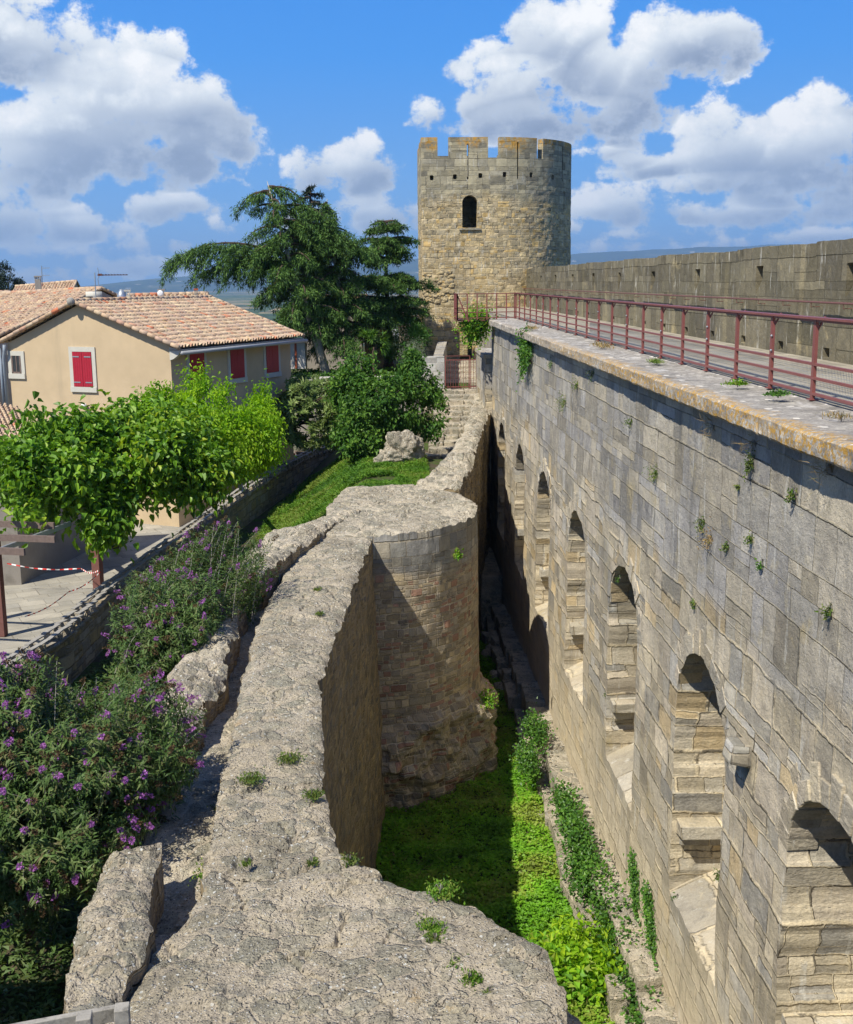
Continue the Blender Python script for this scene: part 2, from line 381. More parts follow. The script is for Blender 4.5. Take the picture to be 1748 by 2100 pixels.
    for r in range(rows):
        A0 = E[:, 0] if r == 0 else N+(r-1)*nbv+e0; A1 = E[:, 1] if r == 0 else N+(r-1)*nbv+e1
        B0 = N+r*nbv+e0; B1 = N+r*nbv+e1; f = np.stack([A0, B0, B1, A1], -1); za = bz if r == 0 else rowz[r-1]; zb = rowz[r]
        ua, ub = u[e0], u[e1].copy(); ub = np.where(np.abs(ub-ua) > 1.5, ua, ub)
        F.append(f); UV.append(np.stack([np.stack([ua, za[e0]], -1), np.stack([ua, zb[e0]], -1), np.stack([ub, zb[e1]], -1), np.stack([ub, za[e1]], -1)], 1)); mi.append(np.zeros(len(f)))
    Fa = np.concatenate(F); V = np.concatenate(V); us, inv = np.unique(Fa, return_inverse=True)
    return npmesh(name, V[us], inv.reshape(-1, 4), mats, parent, uv=np.concatenate(UV), mi=np.concatenate(mi))

# ------------------------------------------------------------------ masonry node group
mg = bpy.data.node_groups.new("masonry", 'ShaderNodeTree')
for nm, ty in (('UV', 'Vector'), ('H', 'Float'), ('W', 'Float'), ('Irr', 'Float'), ('Seed', 'Float')):
    mg.interface.new_socket(nm, in_out='INPUT', socket_type='NodeSocket'+ty)
mg.interface.new_socket('Rand', in_out='OUTPUT', socket_type='NodeSocketColor'); mg.interface.new_socket('Dist', in_out='OUTPUT', socket_type='NodeSocketFloat')
q = NT(mg); gi = mg.nodes.new('NodeGroupInput'); go = mg.nodes.new('NodeGroupOutput')
uv, Hh, Ww, Irr, Sd = gi.outputs[0], gi.outputs[1], gi.outputs[2], gi.outputs[3], gi.outputs[4]
nA = q.v('SUBTRACT', q.noise(uv, .8, 1, color=True, dims='2D'), (.5, .5, .5)); nB = q.v('SUBTRACT', q.noise(uv, 5.5, 2, color=True, dims='2D'), (.5, .5, .5))
pp = q.v('ADD', uv, q.v('ADD', q.v('SCALE', nA, scale=q.m('MULTIPLY', Irr, .9)), q.v('SCALE', nB, scale=q.m('MULTIPLY', Irr, .28))))
sp = q.n('ShaderNodeSeparateXYZ', {0: pp}); px_, py_ = sp.outputs[0], sp.outputs[1]
vv = q.m('DIVIDE', py_, Hh); vv = q.m('ADD', vv, q.m('ADD', Sd, 100.0))
vv = q.m('ADD', vv, q.m('MULTIPLY', q.m('SINE', q.m('MULTIPLY', vv, 1.9)), .26))
row = q.m('FLOOR', vv); fv = q.m('FRACT', vv)
rw = q.n('ShaderNodeTexWhiteNoise', {'W': row}, noise_dimensions='1D').outputs['Value']
wd = q.m('MULTIPLY', Ww, q.m('MULTIPLY_ADD', rw, .7, .65))
uu = q.m('ADD', q.m('DIVIDE', px_, wd), q.m('MULTIPLY', rw, 37.0)); uu = q.m('ADD', uu, q.m('MULTIPLY', q.m('SINE', q.m('MULTIPLY_ADD', uu, 1.7, q.m('MULTIPLY', rw, 19.0))), .38))
cl = q.m('FLOOR', uu); fu = q.m('FRACT', uu)
cr = q.n('ShaderNodeTexWhiteNoise', {'Vector': q.n('ShaderNodeCombineXYZ', {0: cl, 1: row, 2: Sd}).outputs[0]}, noise_dimensions='3D').outputs['Value']
spl = q.m('GREATER_THAN', cr, .78); f2 = q.m('MULTIPLY', fv, 2.0)
fv2 = q.fmix(spl, fv, q.m('FRACT', f2)); hr = q.m('MULTIPLY', spl, q.m('FLOOR', f2)); hs = q.m('MULTIPLY', Hh, q.fmix(spl, 1.0, .5))
dv = q.m('MULTIPLY', q.m('MINIMUM', fv2, q.m('SUBTRACT', 1.0, fv2)), hs); du = q.m('MULTIPLY', q.m('MINIMUM', fu, q.m('SUBTRACT', 1.0, fu)), wd)
q.put(go.inputs[0], q.n('ShaderNodeTexWhiteNoise', {'Vector': q.n('ShaderNodeCombineXYZ', {0: q.m('MULTIPLY_ADD', hr, 7.31, cl), 1: row, 2: q.m('ADD', Sd, 3.0)}).outputs[0]}, noise_dimensions='3D').outputs['Color'])
q.put(go.inputs[1], q.m('SMOOTH_MIN', du, dv, .035))

MATS = {}
def newmat(name):
    m = bpy.data.materials.new(name); m.use_nodes = True; m.node_tree.nodes.clear(); MATS[name] = m
    return m, NT(m.node_tree)
def finish(q, col, rough=.9, height=None, bdist=.03, spec=.25, bstr=1.0, **kw):
    b = q.n('ShaderNodeBsdfPrincipled', {'Base Color': col, 'Roughness': rough, 'Specular IOR Level': spec})
    for k, v in kw.items(): q.put(b.inputs[k.replace('_', ' ')], v)
    if height is not None: q.put(b.inputs['Normal'], q.n('ShaderNodeBump', {'Height': height, 'Distance': bdist, 'Strength': bstr}).outputs[0])
    q.t.links.new(b.outputs[0], q.n('ShaderNodeOutputMaterial').inputs[0]); return b
def geo(q): return q.n('ShaderNodeNewGeometry').outputs['Position']

def masonry(q, uv, H, Wd, irr, joint, pal, seed=0.0, vary=.35, fine=9.0):
    nd = q.n('ShaderNodeGroup', {}, node_tree=mg)
    for k, v in (('UV', uv), ('H', H), ('W', Wd), ('Irr', irr), ('Seed', float(seed))): q.put(nd.inputs[k], v)
    rs = q.n('ShaderNodeSeparateColor', {0: nd.outputs[0]})
    c = q.ramp(rs.outputs[0], [(i/len(pal), p) for i, p in enumerate(pal)], 'CONSTANT')
    c = q.mix(1.0, c, q.ramp(rs.outputs[1], [(0, (1-vary,)*3), (1, (1+vary*.6,)*3)]), 'MULTIPLY')
    ed = q.m('ADD', nd.outputs[1], q.m('MULTIPLY', q.m('SUBTRACT', q.noise(uv, 14, 4, .7), .5), joint*1.6))
    mort = q.ss(ed, joint*.35, joint*1.1)
    return c, mort, rs.outputs[2], ed
def stone_mat(name, H, Wd, irr, joint, pal, mortar, seed=0, alt=None, dirt=(.10, .095, .08), dirt_amt=.5, bump=.05, zone=None, lichen=0, streak=0, soft=1.0, joint_fade=.0, rugged=0, cream=None, flecks=0, crown=None):
    m, q = newmat(name); uv = q.n('ShaderNodeUVMap').outputs[0]; P = geo(q)
    c, mort, rb, ed = masonry(q, uv, H, Wd, irr, joint, pal, seed)
    hgt = q.m('MULTIPLY', mort, q.m('MULTIPLY_ADD', rb, .45, .55))
    if alt:     # second bond for another zone of the wall (mask zone(q,P,uv))
        H2, W2, i2, j2, pal2, mortar2 = alt; c2, mort2, rb2, ed2 = masonry(q, uv, H2, W2, i2, j2, pal2, seed+5.5)
        z = zone(q, P, uv); c = q.mix(z, c, c2); hgt = q.fmix(z, hgt, q.m('MULTIPLY', mort2, q.m('MULTIPLY_ADD', rb2, .45, .55)))
        mort = q.fmix(z, mort, mort2); mortar = q.mix(z, mortar, mortar2)
    n1 = q.noise(P, 3.2, 6, .62); n2 = q.noise(P, 26, 6, .7); n3 = q.noise(P, .45, 4, .6)
    mm = q.mix(1.0, mortar, q.ramp(q.noise(P, 1.3, 3), [(.3, (.72,)*3), (.7, (1.15,)*3)]), 'MULTIPLY')
    crk = q.ss(q.noise(P, 2.3, 5, .7), .50, .60)                      # open joints where the mortar has fallen out
    mm = q.mix(q.m('MULTIPLY', crk, .85 if rugged else .35), mm, (.09,.08,.065))
    if rugged:                                                        # mortar smeared over the stone edges
        sm = q.m('MULTIPLY', q.ss(q.noise(P, 2.0, 7, .72), .55, .64), q.ss(ed, .16, .02)); c = q.mix(q.m('MULTIPLY', sm, .8), c, mortar)
    if joint_fade: mort = q.m('MAXIMUM', mort, q.ss(q.noise(P, .9, 3), .52, .62, 0.0, joint_fade))
    c = q.mix(mort, mm, c)
    c = q.mix(1.0, c, q.ramp(n1, [(.25, (.68, .68, .70)), (.5, (1.0, 1.0, 1.0)), (.75, (1.22, 1.2, 1.14))]), 'MULTIPLY')
    c = q.mix(1.0, c, q.ramp(n2, [(.3, (.74,)*3), (.55, (1.02,)*3), (.8, (1.25,)*3)]), 'MULTIPLY')
    dm = q.m('MULTIPLY', q.ss(q.m('ADD', n3, q.m('MULTIPLY', n1, .5)), .72, .98), dirt_amt)
    c = q.mix(dm, c, dirt)
    if cream: c = q.mix(q.ss(q.m('ADD', q.n('ShaderNodeSeparateXYZ', {0: P}).outputs[2], q.m('MULTIPLY', q.m('SUBTRACT', q.noise(P, .4, 4), .5), 4.0)), cream[0], cream[1], 0, .7), c, (.64,.545,.385))
    if flecks: c = q.mix(q.m('MULTIPLY', q.ss(q.noise(P, 16, 6, .8), .60, .68), flecks), c, (.50,.48,.40))
    if crown: c = q.mix(q.m('MULTIPLY', q.ss(q.m('ADD', q.n('ShaderNodeSeparateXYZ', {0: P}).outputs[2], q.m('MULTIPLY', q.m('SUBTRACT', q.noise(P, .9, 4), .5), 2.6)), crown-.7, crown), q.ss(q.noise(P, 4.5, 6, .75), .44, .54)), c, (.50,.27,.05))
    if streak:
        st = q.noise(q.v('MULTIPLY', P, (2.2, 2.2, .22)), 1.0, 5, .65); c = q.mix(q.ss(st, .55, .75, 0.0, streak), c, (.13, .125, .115))
        wl = q.noise(q.v('MULTIPLY', P, (3., 3., .5)), 1.7, 5, .7); c = q.mix(q.ss(wl, .57, .70, 0.0, .6), c, (.60, .585, .52)); oc = q.noise(P, .9, 6, .7); c = q.mix(q.ss(oc, .58, .70, 0.0, .45), c, (.52, .42, .22))
    if lichen:
        li = q.ss(q.noise(P, 5.5, 5, .75), .62, .68, 0.0, lichen); c = q.mix(li, c, (.50, .30, .07))
    h = q.m('ADD', hgt, q.m('ADD', q.m('MULTIPLY', n2, .34), q.m('MULTIPLY', n1, .5)))
    if rugged: h = q.m('ADD', h, q.m('MULTIPLY', q.noise(q.v('MULTIPLY', P, (1, 1, 2.2)), 4.5, 6, .7, .4), rugged))
    finish(q, c, .93, h, bump, .15)
    return m
def top_mat(name, base=(.46,.40,.295), pale=(.62,.54,.41), dark=(.19,.17,.13), scale=3.0, lich=.25):
    """weathered rubble concrete: stones set in gravelly mortar, white and black lichen"""
    m, q = newmat(name); P = geo(q)
    wv = q.v('ADD', P, q.v('SCALE', q.noise(P, 2.6, 4, color=True), scale=.5)); wv = q.v('MULTIPLY', wv, (1, 1, .6))
    d = q.vor(wv, scale, 'DISTANCE_TO_EDGE'); cid = q.vor(wv, scale, 'F1', 'Color'); cs = q.n('ShaderNodeSeparateColor', {0: cid})
    mask = q.m('MULTIPLY', q.ss(d, .03, .10), q.ss(q.m('ADD', cs.outputs[0], q.m('MULTIPLY', q.noise(P, 1.2, 3), .6)), .48, .60))
    n1 = q.noise(P, 4, 8, .76); n2 = q.noise(P, 30, 8, .75); n0 = q.noise(P, .6, 3)
    mor = q.mix(q.ss(n1, .35, .65), pale, base)
    stn = q.mix(cs.outputs[1], (.37, .345, .275), (.47, .42, .31))
    stn = q.mix(q.ss(cs.outputs[2], .6, .7), stn, (.37, .345, .265))
    c = q.mix(mask, mor, stn)
    c = q.mix(1.0, c, q.ramp(n2, [(.28, (.34,)*3), (.5, (.95,)*3), (.72, (1.4,)*3)]), 'MULTIPLY')
    c = q.mix(1.0, c, q.ramp(n1, [(.3, (.62, .62, .64)), (.6, (1.08, 1.07, 1.04))]), 'MULTIPLY')
    c = q.mix(q.ss(q.noise(P, 1.5, 5, .65), .52, .60, 0., .6), c, q.mix(1.0, pale, q.ramp(n2, [(.3, (.7,)*3), (.7, (1.15,)*3)]), 'MULTIPLY'))
    c = q.mix(q.ss(n0, .45, .72, 0.0, .5), c, dark)
    peb = q.vor(P, 34, 'F1'); pc = q.n('ShaderNodeSeparateColor', {0: q.vor(P, 34, 'F1', 'Color')})
    c = q.mix(q.m('MULTIPLY', q.ss(peb, .34, .2), q.ss(pc.outputs[0], .80, .84)), c, (.70, .69, .64))
    c = q.mix(q.m('MULTIPLY', q.ss(peb, .4, .25), q.ss(pc.outputs[1], .80, .84)), c, (.10, .095, .085))
    wl = q.vor(P, 17, 'F1'); wc = q.n('ShaderNodeSeparateColor', {0: q.vor(P, 17, 'F1', 'Color')})
    c = q.mix(q.m('MULTIPLY', q.ss(q.m('ADD', wl, q.m('MULTIPLY', n2, .3)), .48, .40), q.m('MULTIPLY', q.ss(wc.outputs[0], .80, .82), q.ss(n0, .42, .55))), c, (.66, .66, .60))
    ck = q.vor(q.v('ADD', P, q.v('SCALE', q.noise(P, 3.2, 5, .7, color=True), scale=.35)), 2.3, 'DISTANCE_TO_EDGE'); ckm = q.m('MULTIPLY', q.ss(ck, .016, .005), q.ss(q.noise(P, 2.1, 4), .56, .62)); c = q.mix(ckm, c, (.05, .045, .04))
    c = q.mix(q.m('MULTIPLY', q.ss(q.noise(P, 3.1, 5, .7), .64, .68), lich), c, (.55, .33, .09))
    h = q.m('ADD', q.m('MULTIPLY', mask, .5), q.m('ADD', q.m('MULTIPLY', n1, 1.0), q.m('ADD', q.m('MULTIPLY', n2, .55), q.m('MULTIPLY', q.ss(peb, .5, .2), .22))))
    finish(q, c, .95, h, .06, .12); return m
def flat_mat(name, col, rough=.7, var=.15, nscale=6, bump=0, metallic=0, spec=.3, dark=None):
    m, q = newmat(name); P = geo(q); n = q.noise(P, nscale, 6, .65)
    c = q.mix(1.0, col, q.ramp(n, [(.3, (1-var,)*3), (.7, (1+var,)*3)]), 'MULTIPLY')
    if dark: c = q.mix(q.ss(q.noise(P, nscale*.5, 5, .7), .52, .66, 0., .8), c, dark)
    finish(q, c, rough, n if bump else None, bump or .01, spec, Metallic=metallic); return m
def leaf_mat(name, cols, trans=.35, rough=.55, spec=.25, tcol=1.3):
    m, q = newmat(name); a = q.n('ShaderNodeAttribute', attribute_name='rnd').outputs['Fac']
    c = q.ramp(a, [(i/(len(cols)-1), p) for i, p in enumerate(cols)])
    c = q.mix(1.0, c, q.ramp(q.noise(geo(q), 1.6, 3), [(.3, (.75,)*3), (.7, (1.2,)*3)]), 'MULTIPLY')
    b = q.n('ShaderNodeBsdfPrincipled', {'Base Color': c, 'Roughness': rough, 'Specular IOR Level': spec})
    t = q.n('ShaderNodeBsdfTranslucent', {'Color': q.mix(1.0, c, (1.25*tcol, 1.2*tcol, .5*tcol), 'MULTIPLY')})
    mx = q.n('ShaderNodeMixShader', {0: trans, 1: b.outputs[0], 2: t.outputs[0]})
    q.t.links.new(mx.outputs[0], q.n('ShaderNodeOutputMaterial').inputs[0]); return m

GREYP = [(0.373,0.348,0.298),(0.415,0.376,0.303),(0.439,0.393,0.309),(0.391,0.370,0.336),(0.356,0.336,0.303),(0.462,0.410,0.314),(0.403,0.376,0.325)]
TANP = [(0.488,0.433,0.329),(0.533,0.464,0.335),(0.469,0.427,0.340),(0.546,0.476,0.352),(0.508,0.439,0.312),(0.450,0.421,0.357),(0.571,0.494,0.363),(0.520,0.451,0.340),(0.457,0.415,0.329),(0.558,0.439,0.261)]
m_wall = stone_mat('rampart_ashlar', .40, .70, .16, .022, TANP, (.66,.56,.38), 1,
    alt=(.50, 1.05, .04, .012, GREYP, (.46,.41,.30)), zone=lambda q,P,uv: q.ss(q.m('ADD', q.n('ShaderNodeSeparateXYZ', {0: P}).outputs[2], q.m('MULTIPLY', q.noise(P, .35, 3), 2.4)), -4.1, -3.5),
    bump=.045, streak=.55, dirt_amt=.4, lichen=.10, joint_fade=.75, rugged=.6, cream=(-9.0, -12.5))
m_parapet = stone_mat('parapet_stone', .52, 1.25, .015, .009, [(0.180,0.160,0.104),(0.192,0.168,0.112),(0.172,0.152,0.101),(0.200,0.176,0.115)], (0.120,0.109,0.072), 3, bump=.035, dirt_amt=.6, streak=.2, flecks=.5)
m_curtain = stone_mat('curtain_masonry', .15, .26, .10, .018, [(.42,.34,.235),(.48,.39,.265),(.37,.315,.24),(.50,.40,.25),(.42,.25,.175),(.41,.355,.27)], (.60,.50,.35), 5, bump=.045, dirt_amt=.45,
    alt=(.34,.50,.06,.015,[(.38,.35,.28),(.34,.325,.28),(.42,.375,.29),(.36,.345,.31)],(.48,.42,.32)), zone=lambda q,P,uv: q.ss(q.m('ADD', q.n('ShaderNodeSeparateXYZ', {0: P}).outputs[2], q.m('MULTIPLY', q.noise(P, .6, 3), 1.2)), -7.2, -6.8))
m_rubface = stone_mat('rubble_face', .16, .30, .22, .03, [(.30,.24,.16),(.36,.28,.17),(.24,.21,.17),(.40,.30,.16)], (.40,.32,.2), 6, bump=.07, dirt_amt=.5)
def tower_zone(q, P, uv):
    z = q.n('ShaderNodeSeparateXYZ', {0: P}).outputs[2]; return q.ss(q.m('ADD', z, q.m('MULTIPLY', q.noise(P, .3, 3), 2.0)), 5.4, 6.4)
m_tower = stone_mat('tower_masonry', .24, .40, .20, .022, [(0.504,0.388,0.208),(0.549,0.428,0.232),(0.448,0.372,0.224),(0.560,0.439,0.232),(0.426,0.357,0.228),(0.482,0.398,0.240),(0.582,0.408,0.168),(0.515,0.418,0.256)], (0.672,0.541,0.320), 8, rugged=.6,
    alt=(.36, .70, .05, .013, [(.36,.32,.22),(.40,.355,.24),(.33,.30,.22),(.43,.38,.25)], (.46,.41,.29)), zone=tower_zone, bump=.045, dirt_amt=.3, streak=.2, crown=8.7)
m_towertop = stone_mat('tower_parapet', .42, .85, .02, .012, [(.31,.28,.205),(.35,.32,.24),(.28,.26,.205),(.37,.33,.23)], (.33,.30,.23), 9, bump=.03, dirt_amt=.55, lichen=.4)
m_top = top_mat('rubble_top'); m_topfar = top_mat('rubble_top_pale', (.52,.455,.345), (.68,.60,.46), (.24,.21,.16), 2.4)
m_block = stone_mat('pale_blockwork', .3, .5, .02, .012, [(.46,.45,.41),(.50,.48,.43),(.42,.41,.38)], (.5,.47,.4), 12, bump=.02, dirt_amt=.15)
m_garden = stone_mat('garden_wall_stone', .24, .36, .2, .03, [(.34,.28,.19),(.27,.23,.17),(.38,.30,.17),(.30,.27,.22)], (.33,.28,.2), 14, bump=.05, dirt_amt=.4)

# coping: grey slab with orange and white lichen at its outer edge
m, q = newmat('coping_stone'); P = geo(q); sx = q.n('ShaderNodeSeparateXYZ', {0: P}); n1 = q.noise(P, 3, 8, .7); n2 = q.noise(P, 22, 8, .75); n0 = q.noise(q.v('MULTIPLY', P, (1, .35, 1)), 2.2, 5, .65)
c = q.ramp(n1, [(.3, (.20,.19,.175)), (.5, (.36,.335,.295)), (.68, (.50,.47,.41))])
c = q.mix(1.0, c, q.ramp(n2, [(.3, (.5,)*3), (.55, (1,)*3), (.75, (1.4,)*3)]), 'MULTIPLY')
c = q.mix(q.ss(n0, .56, .66, 0., .7), c, (.58,.56,.52)); c = q.mix(q.ss(q.noise(P, 1.1, 5, .7), .55, .68, 0., .65), c, (.13,.125,.115))
wl = q.vor(q.v('ADD', P, q.v('SCALE', q.noise(P, 9, 3, color=True), scale=.1)), 5.5); wc = q.n('ShaderNodeSeparateColor', {0: q.vor(q.v('ADD', P, q.v('SCALE', q.noise(P, 9, 3, color=True), scale=.1)), 5.5, 'F1', 'Color')})
c = q.mix(q.m('MULTIPLY', q.ss(wl, .34, .28), q.ss(wc.outputs[0], .72, .74)), c, (.66,.62,.54))
ed = q.ss(q.m('ADD', sx.outputs[0], q.m('MULTIPLY', q.m('SUBTRACT', q.noise(P, 2.5, 5, .7), .5), 1.1)), 5.02, 4.72)
nr_ = q.ss(sx.outputs[1], 44., 20., .25, 1.0)
c = q.mix(q.m('MULTIPLY', q.m('MULTIPLY', ed, q.m('MULTIPLY', nr_, q.ss(q.noise(P, .8, 4, .6), .28, .46))), q.ss(q.noise(P, 13, 7, .78), .45, .55)), c, (.50,.29,.06)); c = q.mix(q.m('MULTIPLY', ed, q.ss(q.noise(P, 17, 6, .7), .55, .62, 0., .8)), c, (.55,.54,.48))
finish(q, c, .95, q.m('ADD', n1, q.m('MULTIPLY', n2, .6)), .035, .15); m_coping = m
# paving slabs
def slab_mat(name, H, Wd, pal, mortar, joint=.008, rot=0):
    m, q = newmat(name); P = geo(q); vr = q.n('ShaderNodeVectorRotate', {'Vector': P, 'Angle': rot}).outputs[0] if rot else P
    c, mort, rb, ed = masonry(q, vr, H, Wd, .0, joint, pal, 2.0, .12); c = q.mix(mort, mortar, c); n1 = q.noise(P, 1.2, 5, .6); n2 = q.noise(P, 30, 5, .7)
    c = q.mix(1.0, c, q.ramp(n1, [(.3, (.78,)*3), (.7, (1.1,)*3)]), 'MULTIPLY'); c = q.mix(1.0, c, q.ramp(n2, [(.3, (.85,)*3), (.7, (1.1,)*3)]), 'MULTIPLY')
    finish(q, c, .9, q.m('ADD', mort, q.m('MULTIPLY', n2, .3)), .006, .2); return m
m_plaza = slab_mat('plaza_paving', .40, .80, [(.36,.335,.275),(.385,.355,.29),(.34,.32,.27)], (.22,.2,.16), .010, R(-26))
m_walk = slab_mat('walkway_paving', .5, .9, [(.36,.325,.25),(.40,.36,.275),(.33,.30,.23)], (.16,.15,.12), .015, R(90))
m_red = flat_mat('oxide_red_metal', (.215,.072,.062), .45, .12, 9, spec=.4)
m_rusty = flat_mat('brown_steel', (.16,.07,.055), .5, .15, 9)
m_galv = flat_mat('galvanised_steel', (.42,.45,.47), .4, .08, 8, metallic=.6)
m_zinc = flat_mat('zinc_gutter', (.30,.31,.32), .45, .1, 8)
m_pipe = flat_mat('grey_pipe', (.25,.29,.33), .5, .1, 8)
m_plaster = flat_mat('ochre_render', (.53,.41,.26), .92, .09, .7, bump=.004)
m_plasterg = flat_mat('grey_render', (.33,.30,.26), .92, .12, 1.5, bump=.01, dark=(.2,.18,.15))
m_plasterw = flat_mat('white_render', (.62,.60,.56), .9, .06, 2)
m_frame = flat_mat('limestone_surround', (.52,.50,.43), .85, .06, 5)
m_shutter = flat_mat('crimson_shutter', (.36,.018,.035), .5, .08, 4)
m_dark = flat_mat('dark_void', (.03,.026,.022), .8, .2, 4)
m_glass = flat_mat('window_glass', (.035,.04,.045), .12, .2, 3, spec=.6)
m_white = flat_mat('white_enamel', (.80,.80,.78), .35, .03, 4)
m_bark = flat_mat('tree_bark', (.085,.058,.042), .95, .35, 14, bump=.02)
m_barkpale = flat_mat('plane_bark', (.40,.37,.30), .9, .3, 5, bump=.01, dark=(.16,.14,.11))
m_timber = flat_mat('weathered_timber', (.32,.30,.26), .9, .25, 18, bump=.005, dark=(.14,.13,.11))
m_brownwood = flat_mat('pergola_brown', (.17,.125,.105), .8, .2, 12)
m_trunkpaint = flat_mat('painted_post', (.17,.075,.06), .7, .15, 8)
m_terra = flat_mat('terracotta', (.42,.11,.05), .7, .15, 8)
m_teal = flat_mat('teal_canvas', (.01,.30,.25), .8, .08, 8)
m_pink = flat_mat('magenta_cloth', (.62,.03,.30), .7, .08, 8)
m_yellow = flat_mat('yellow_paint', (.70,.42,.02), .5, .05, 8)
m_greyplast = flat_mat('grey_plastic', (.22,.24,.27), .6, .05, 8)
m_brick = stone_mat('brick_arch', .06, .22, .01, .008, [(.42,.17,.09),(.36,.14,.08),(.48,.22,.12)], (.45,.38,.28), 21, bump=.01, dirt_amt=.1)
m, q = newmat('house_render'); P = geo(q); c = q.mix(1.0, (.53,.41,.26), q.ramp(q.noise(P, .8, 5, .6), [(.3, (.90,)*3), (.7, (1.07,)*3)]), 'MULTIPLY')
c = q.mix(q.ss(q.noise(q.v('MULTIPLY', P, (1.6, 1.6, .16)), 1.0, 6, .65), .54, .74, 0., .38), c, (.36,.29,.20)); c = q.mix(q.ss(q.noise(P, 1.7, 6, .75), .60, .68, 0., .25), c, (.60,.49,.35))
finish(q, c, .93, q.noise(P, 40, 3), .003, .12); m_plaster = m
# roof tiles coloured per tile
m, q = newmat('roof_tiles'); a = q.n('ShaderNodeAttribute', attribute_name='rnd').outputs['Fac']; P = geo(q)
c = q.ramp(a, [(0, (.42,.28,.18)), (.2, (.52,.38,.25)), (.45, (.46,.33,.24)), (.62, (.58,.45,.29)), (.85, (.42,.31,.24)), (.95, (.50,.26,.16)), (1, (.55,.18,.09))])
c = q.mix(1.0, c, q.ramp(q.noise(P, 5, 6, .7), [(.3, (.72,)*3), (.7, (1.2,)*3)]), 'MULTIPLY'); c = q.mix(q.ss(q.noise(P, 2.2, 6, .7), .62, .68, 0., .75), c, (.50,.30,.07)); c = q.mix(q.ss(q.noise(P, 1.1, 5, .7), .52, .66, 0., .4), c, (.25,.2,.16))
finish(q, c, .9, q.noise(P, 30, 3), .006, .15); m_tile = m
# terrain
m, q = newmat('ground_cover'); P = geo(q); sx = q.n('ShaderNodeSeparateXYZ', {0: P}); n1 = q.noise(P, 1.2, 6, .65); n2 = q.noise(P, 14, 5, .7)
near = q.mix(q.ss(n1, .42, .6), (.085,.07,.045), (.06,.095,.02)); near = q.mix(1.0, near, q.ramp(n2, [(.3, (.6,)*3), (.7, (1.3,)*3)]), 'MULTIPLY')
fld = q.n('ShaderNodeSeparateColor', {0: q.vor(q.v('MULTIPLY', P, (1, .55, 0)), .0042, 'F1', 'Color')}); pl = q.ramp(fld.outputs[0], [(0, (.05,.085,.025)), (.3, (.09,.12,.04)), (.5, (.30,.24,.13)), (.65, (.06,.09,.03)), (.8, (.22,.19,.10)), (1, (.04,.07,.025))], 'CONSTANT')
pl = q.mix(q.ss(q.noise(P, .011, 5, .6), .5, .58), pl, (.035,.055,.025)); dist = q.ss(q.v('LENGTH', P), 140., 400.)
finish(q, q.mix(dist, near, pl), .95, n2, .02, .1); m_ground = m
m, q = newmat('wooded_hill'); P = geo(q); n = q.noise(P, .0016, 8, .62); c = q.ramp(n, [(.35, (.02,.038,.022)), (.55, (.035,.06,.028)), (.66, (.12,.12,.06)), (.8, (.2,.18,.1))]); vs = q.n('ShaderNodeSeparateColor', {0: q.vor(P, .006, 'F1', 'Color')})
c = q.mix(q.m('MULTIPLY', q.ss(q.vor(P, .006), .22, .12), q.ss(vs.outputs[0], .82, .85)), c, (.5,.46,.4)); finish(q, c, 1, None, spec=0); m_hill = m

# ------------------------------------------------------------------ terrain
CURT_R = [(-.56,27.1),(-.95,22.),(-1.15,18.5),(-.98,16.4),(-.88,14.6),(-.74,13.4),(-.64,12.6)]   # ditch-side edge of the curtain
def terrain(x, y):
    z = np.full(x.shape, -9.34)
    # garden slope towards the grass strip
    gx = np.clip((x+4.2)/3.4, 0, 1); gy = np.clip((y-31)/5, 0, 1)*np.clip((66-y)/4, 0, 1)
    z += gx*gy*2.3
    z = np.where((x > .6) & (y > 47) & (y < 62.5), -9.3+np.clip((y-46)/12, 0, 1)*2.6, z)
    up = np.clip((y-60.5)/1.5, 0, 1)*np.clip((x+7.5)/1.0, 0, 1); z = z*(1-up)+(-5.35)*up
    # ditch
    ce = np.interp(y, [9, 12.6, 18.5, 27, 29, 33, 37, 40, 46, 64], [-1.4, -1.6, -2.0, -1.5, -1.3, -1.0, 0.2, 1.6, 3.1, 4.8])
    di = np.clip((x-ce)/.25, 0, 1)*np.clip((y-2)/1, 0, 1)*np.clip((64-y)/1.5, 0, 1)*(x < 30)
    fl = -13.25 - .045*np.clip(y-20, 0, 40) + .18*fbm(x, y, x*0, .7, 3, 5) - .25*np.clip((3.2-x)/3, 0, 1)
    z = np.where(x < 10.6, z*(1-di)+fl*di, z)
    out = np.clip((x-10.6)/1.0, 0, 1); z = z*(1-out)+(-8.)*out
    r = np.clip((y-98)/170, 0, 1); r = np.maximum(r, np.clip((x-16)/150, 0, 1)); r = np.maximum(r, np.clip((-x-70)/150, 0, 1)); r = np.maximum(r, np.clip((-y-40)/150, 0, 1)); r = r*r*(3-2*r)
    z = z*(1-r) + (-62+6*fbm(x*.004, y*.004, x*0, 1, 3, 6)*np.clip(r*2-1, 0, 1))*r
    return z
gx = np.concatenate([-np.geomspace(14500, 20.5, 60), np.arange(-20, 12.01, .25), np.geomspace(12.6, 14500, 60)])
gy = np.concatenate([-np.geomspace(3000, 2, 24), np.arange(-1, 66.01, .3), np.geomspace(66.8, 14500, 90)])
X, Y = np.meshgrid(gx, gy, indexing='ij'); I = np.arange(X.size).reshape(X.shape); Zt = terrain(X, Y)
F = np.stack([I[:-1,:-1], I[1:,:-1], I[1:,1:], I[:-1,1:]], -1).reshape(-1, 4)
tag(npmesh('ground', np.stack([X.ravel(), Y.ravel(), Zt.ravel()], -1), F, m_ground, smooth=True), kind='structure')
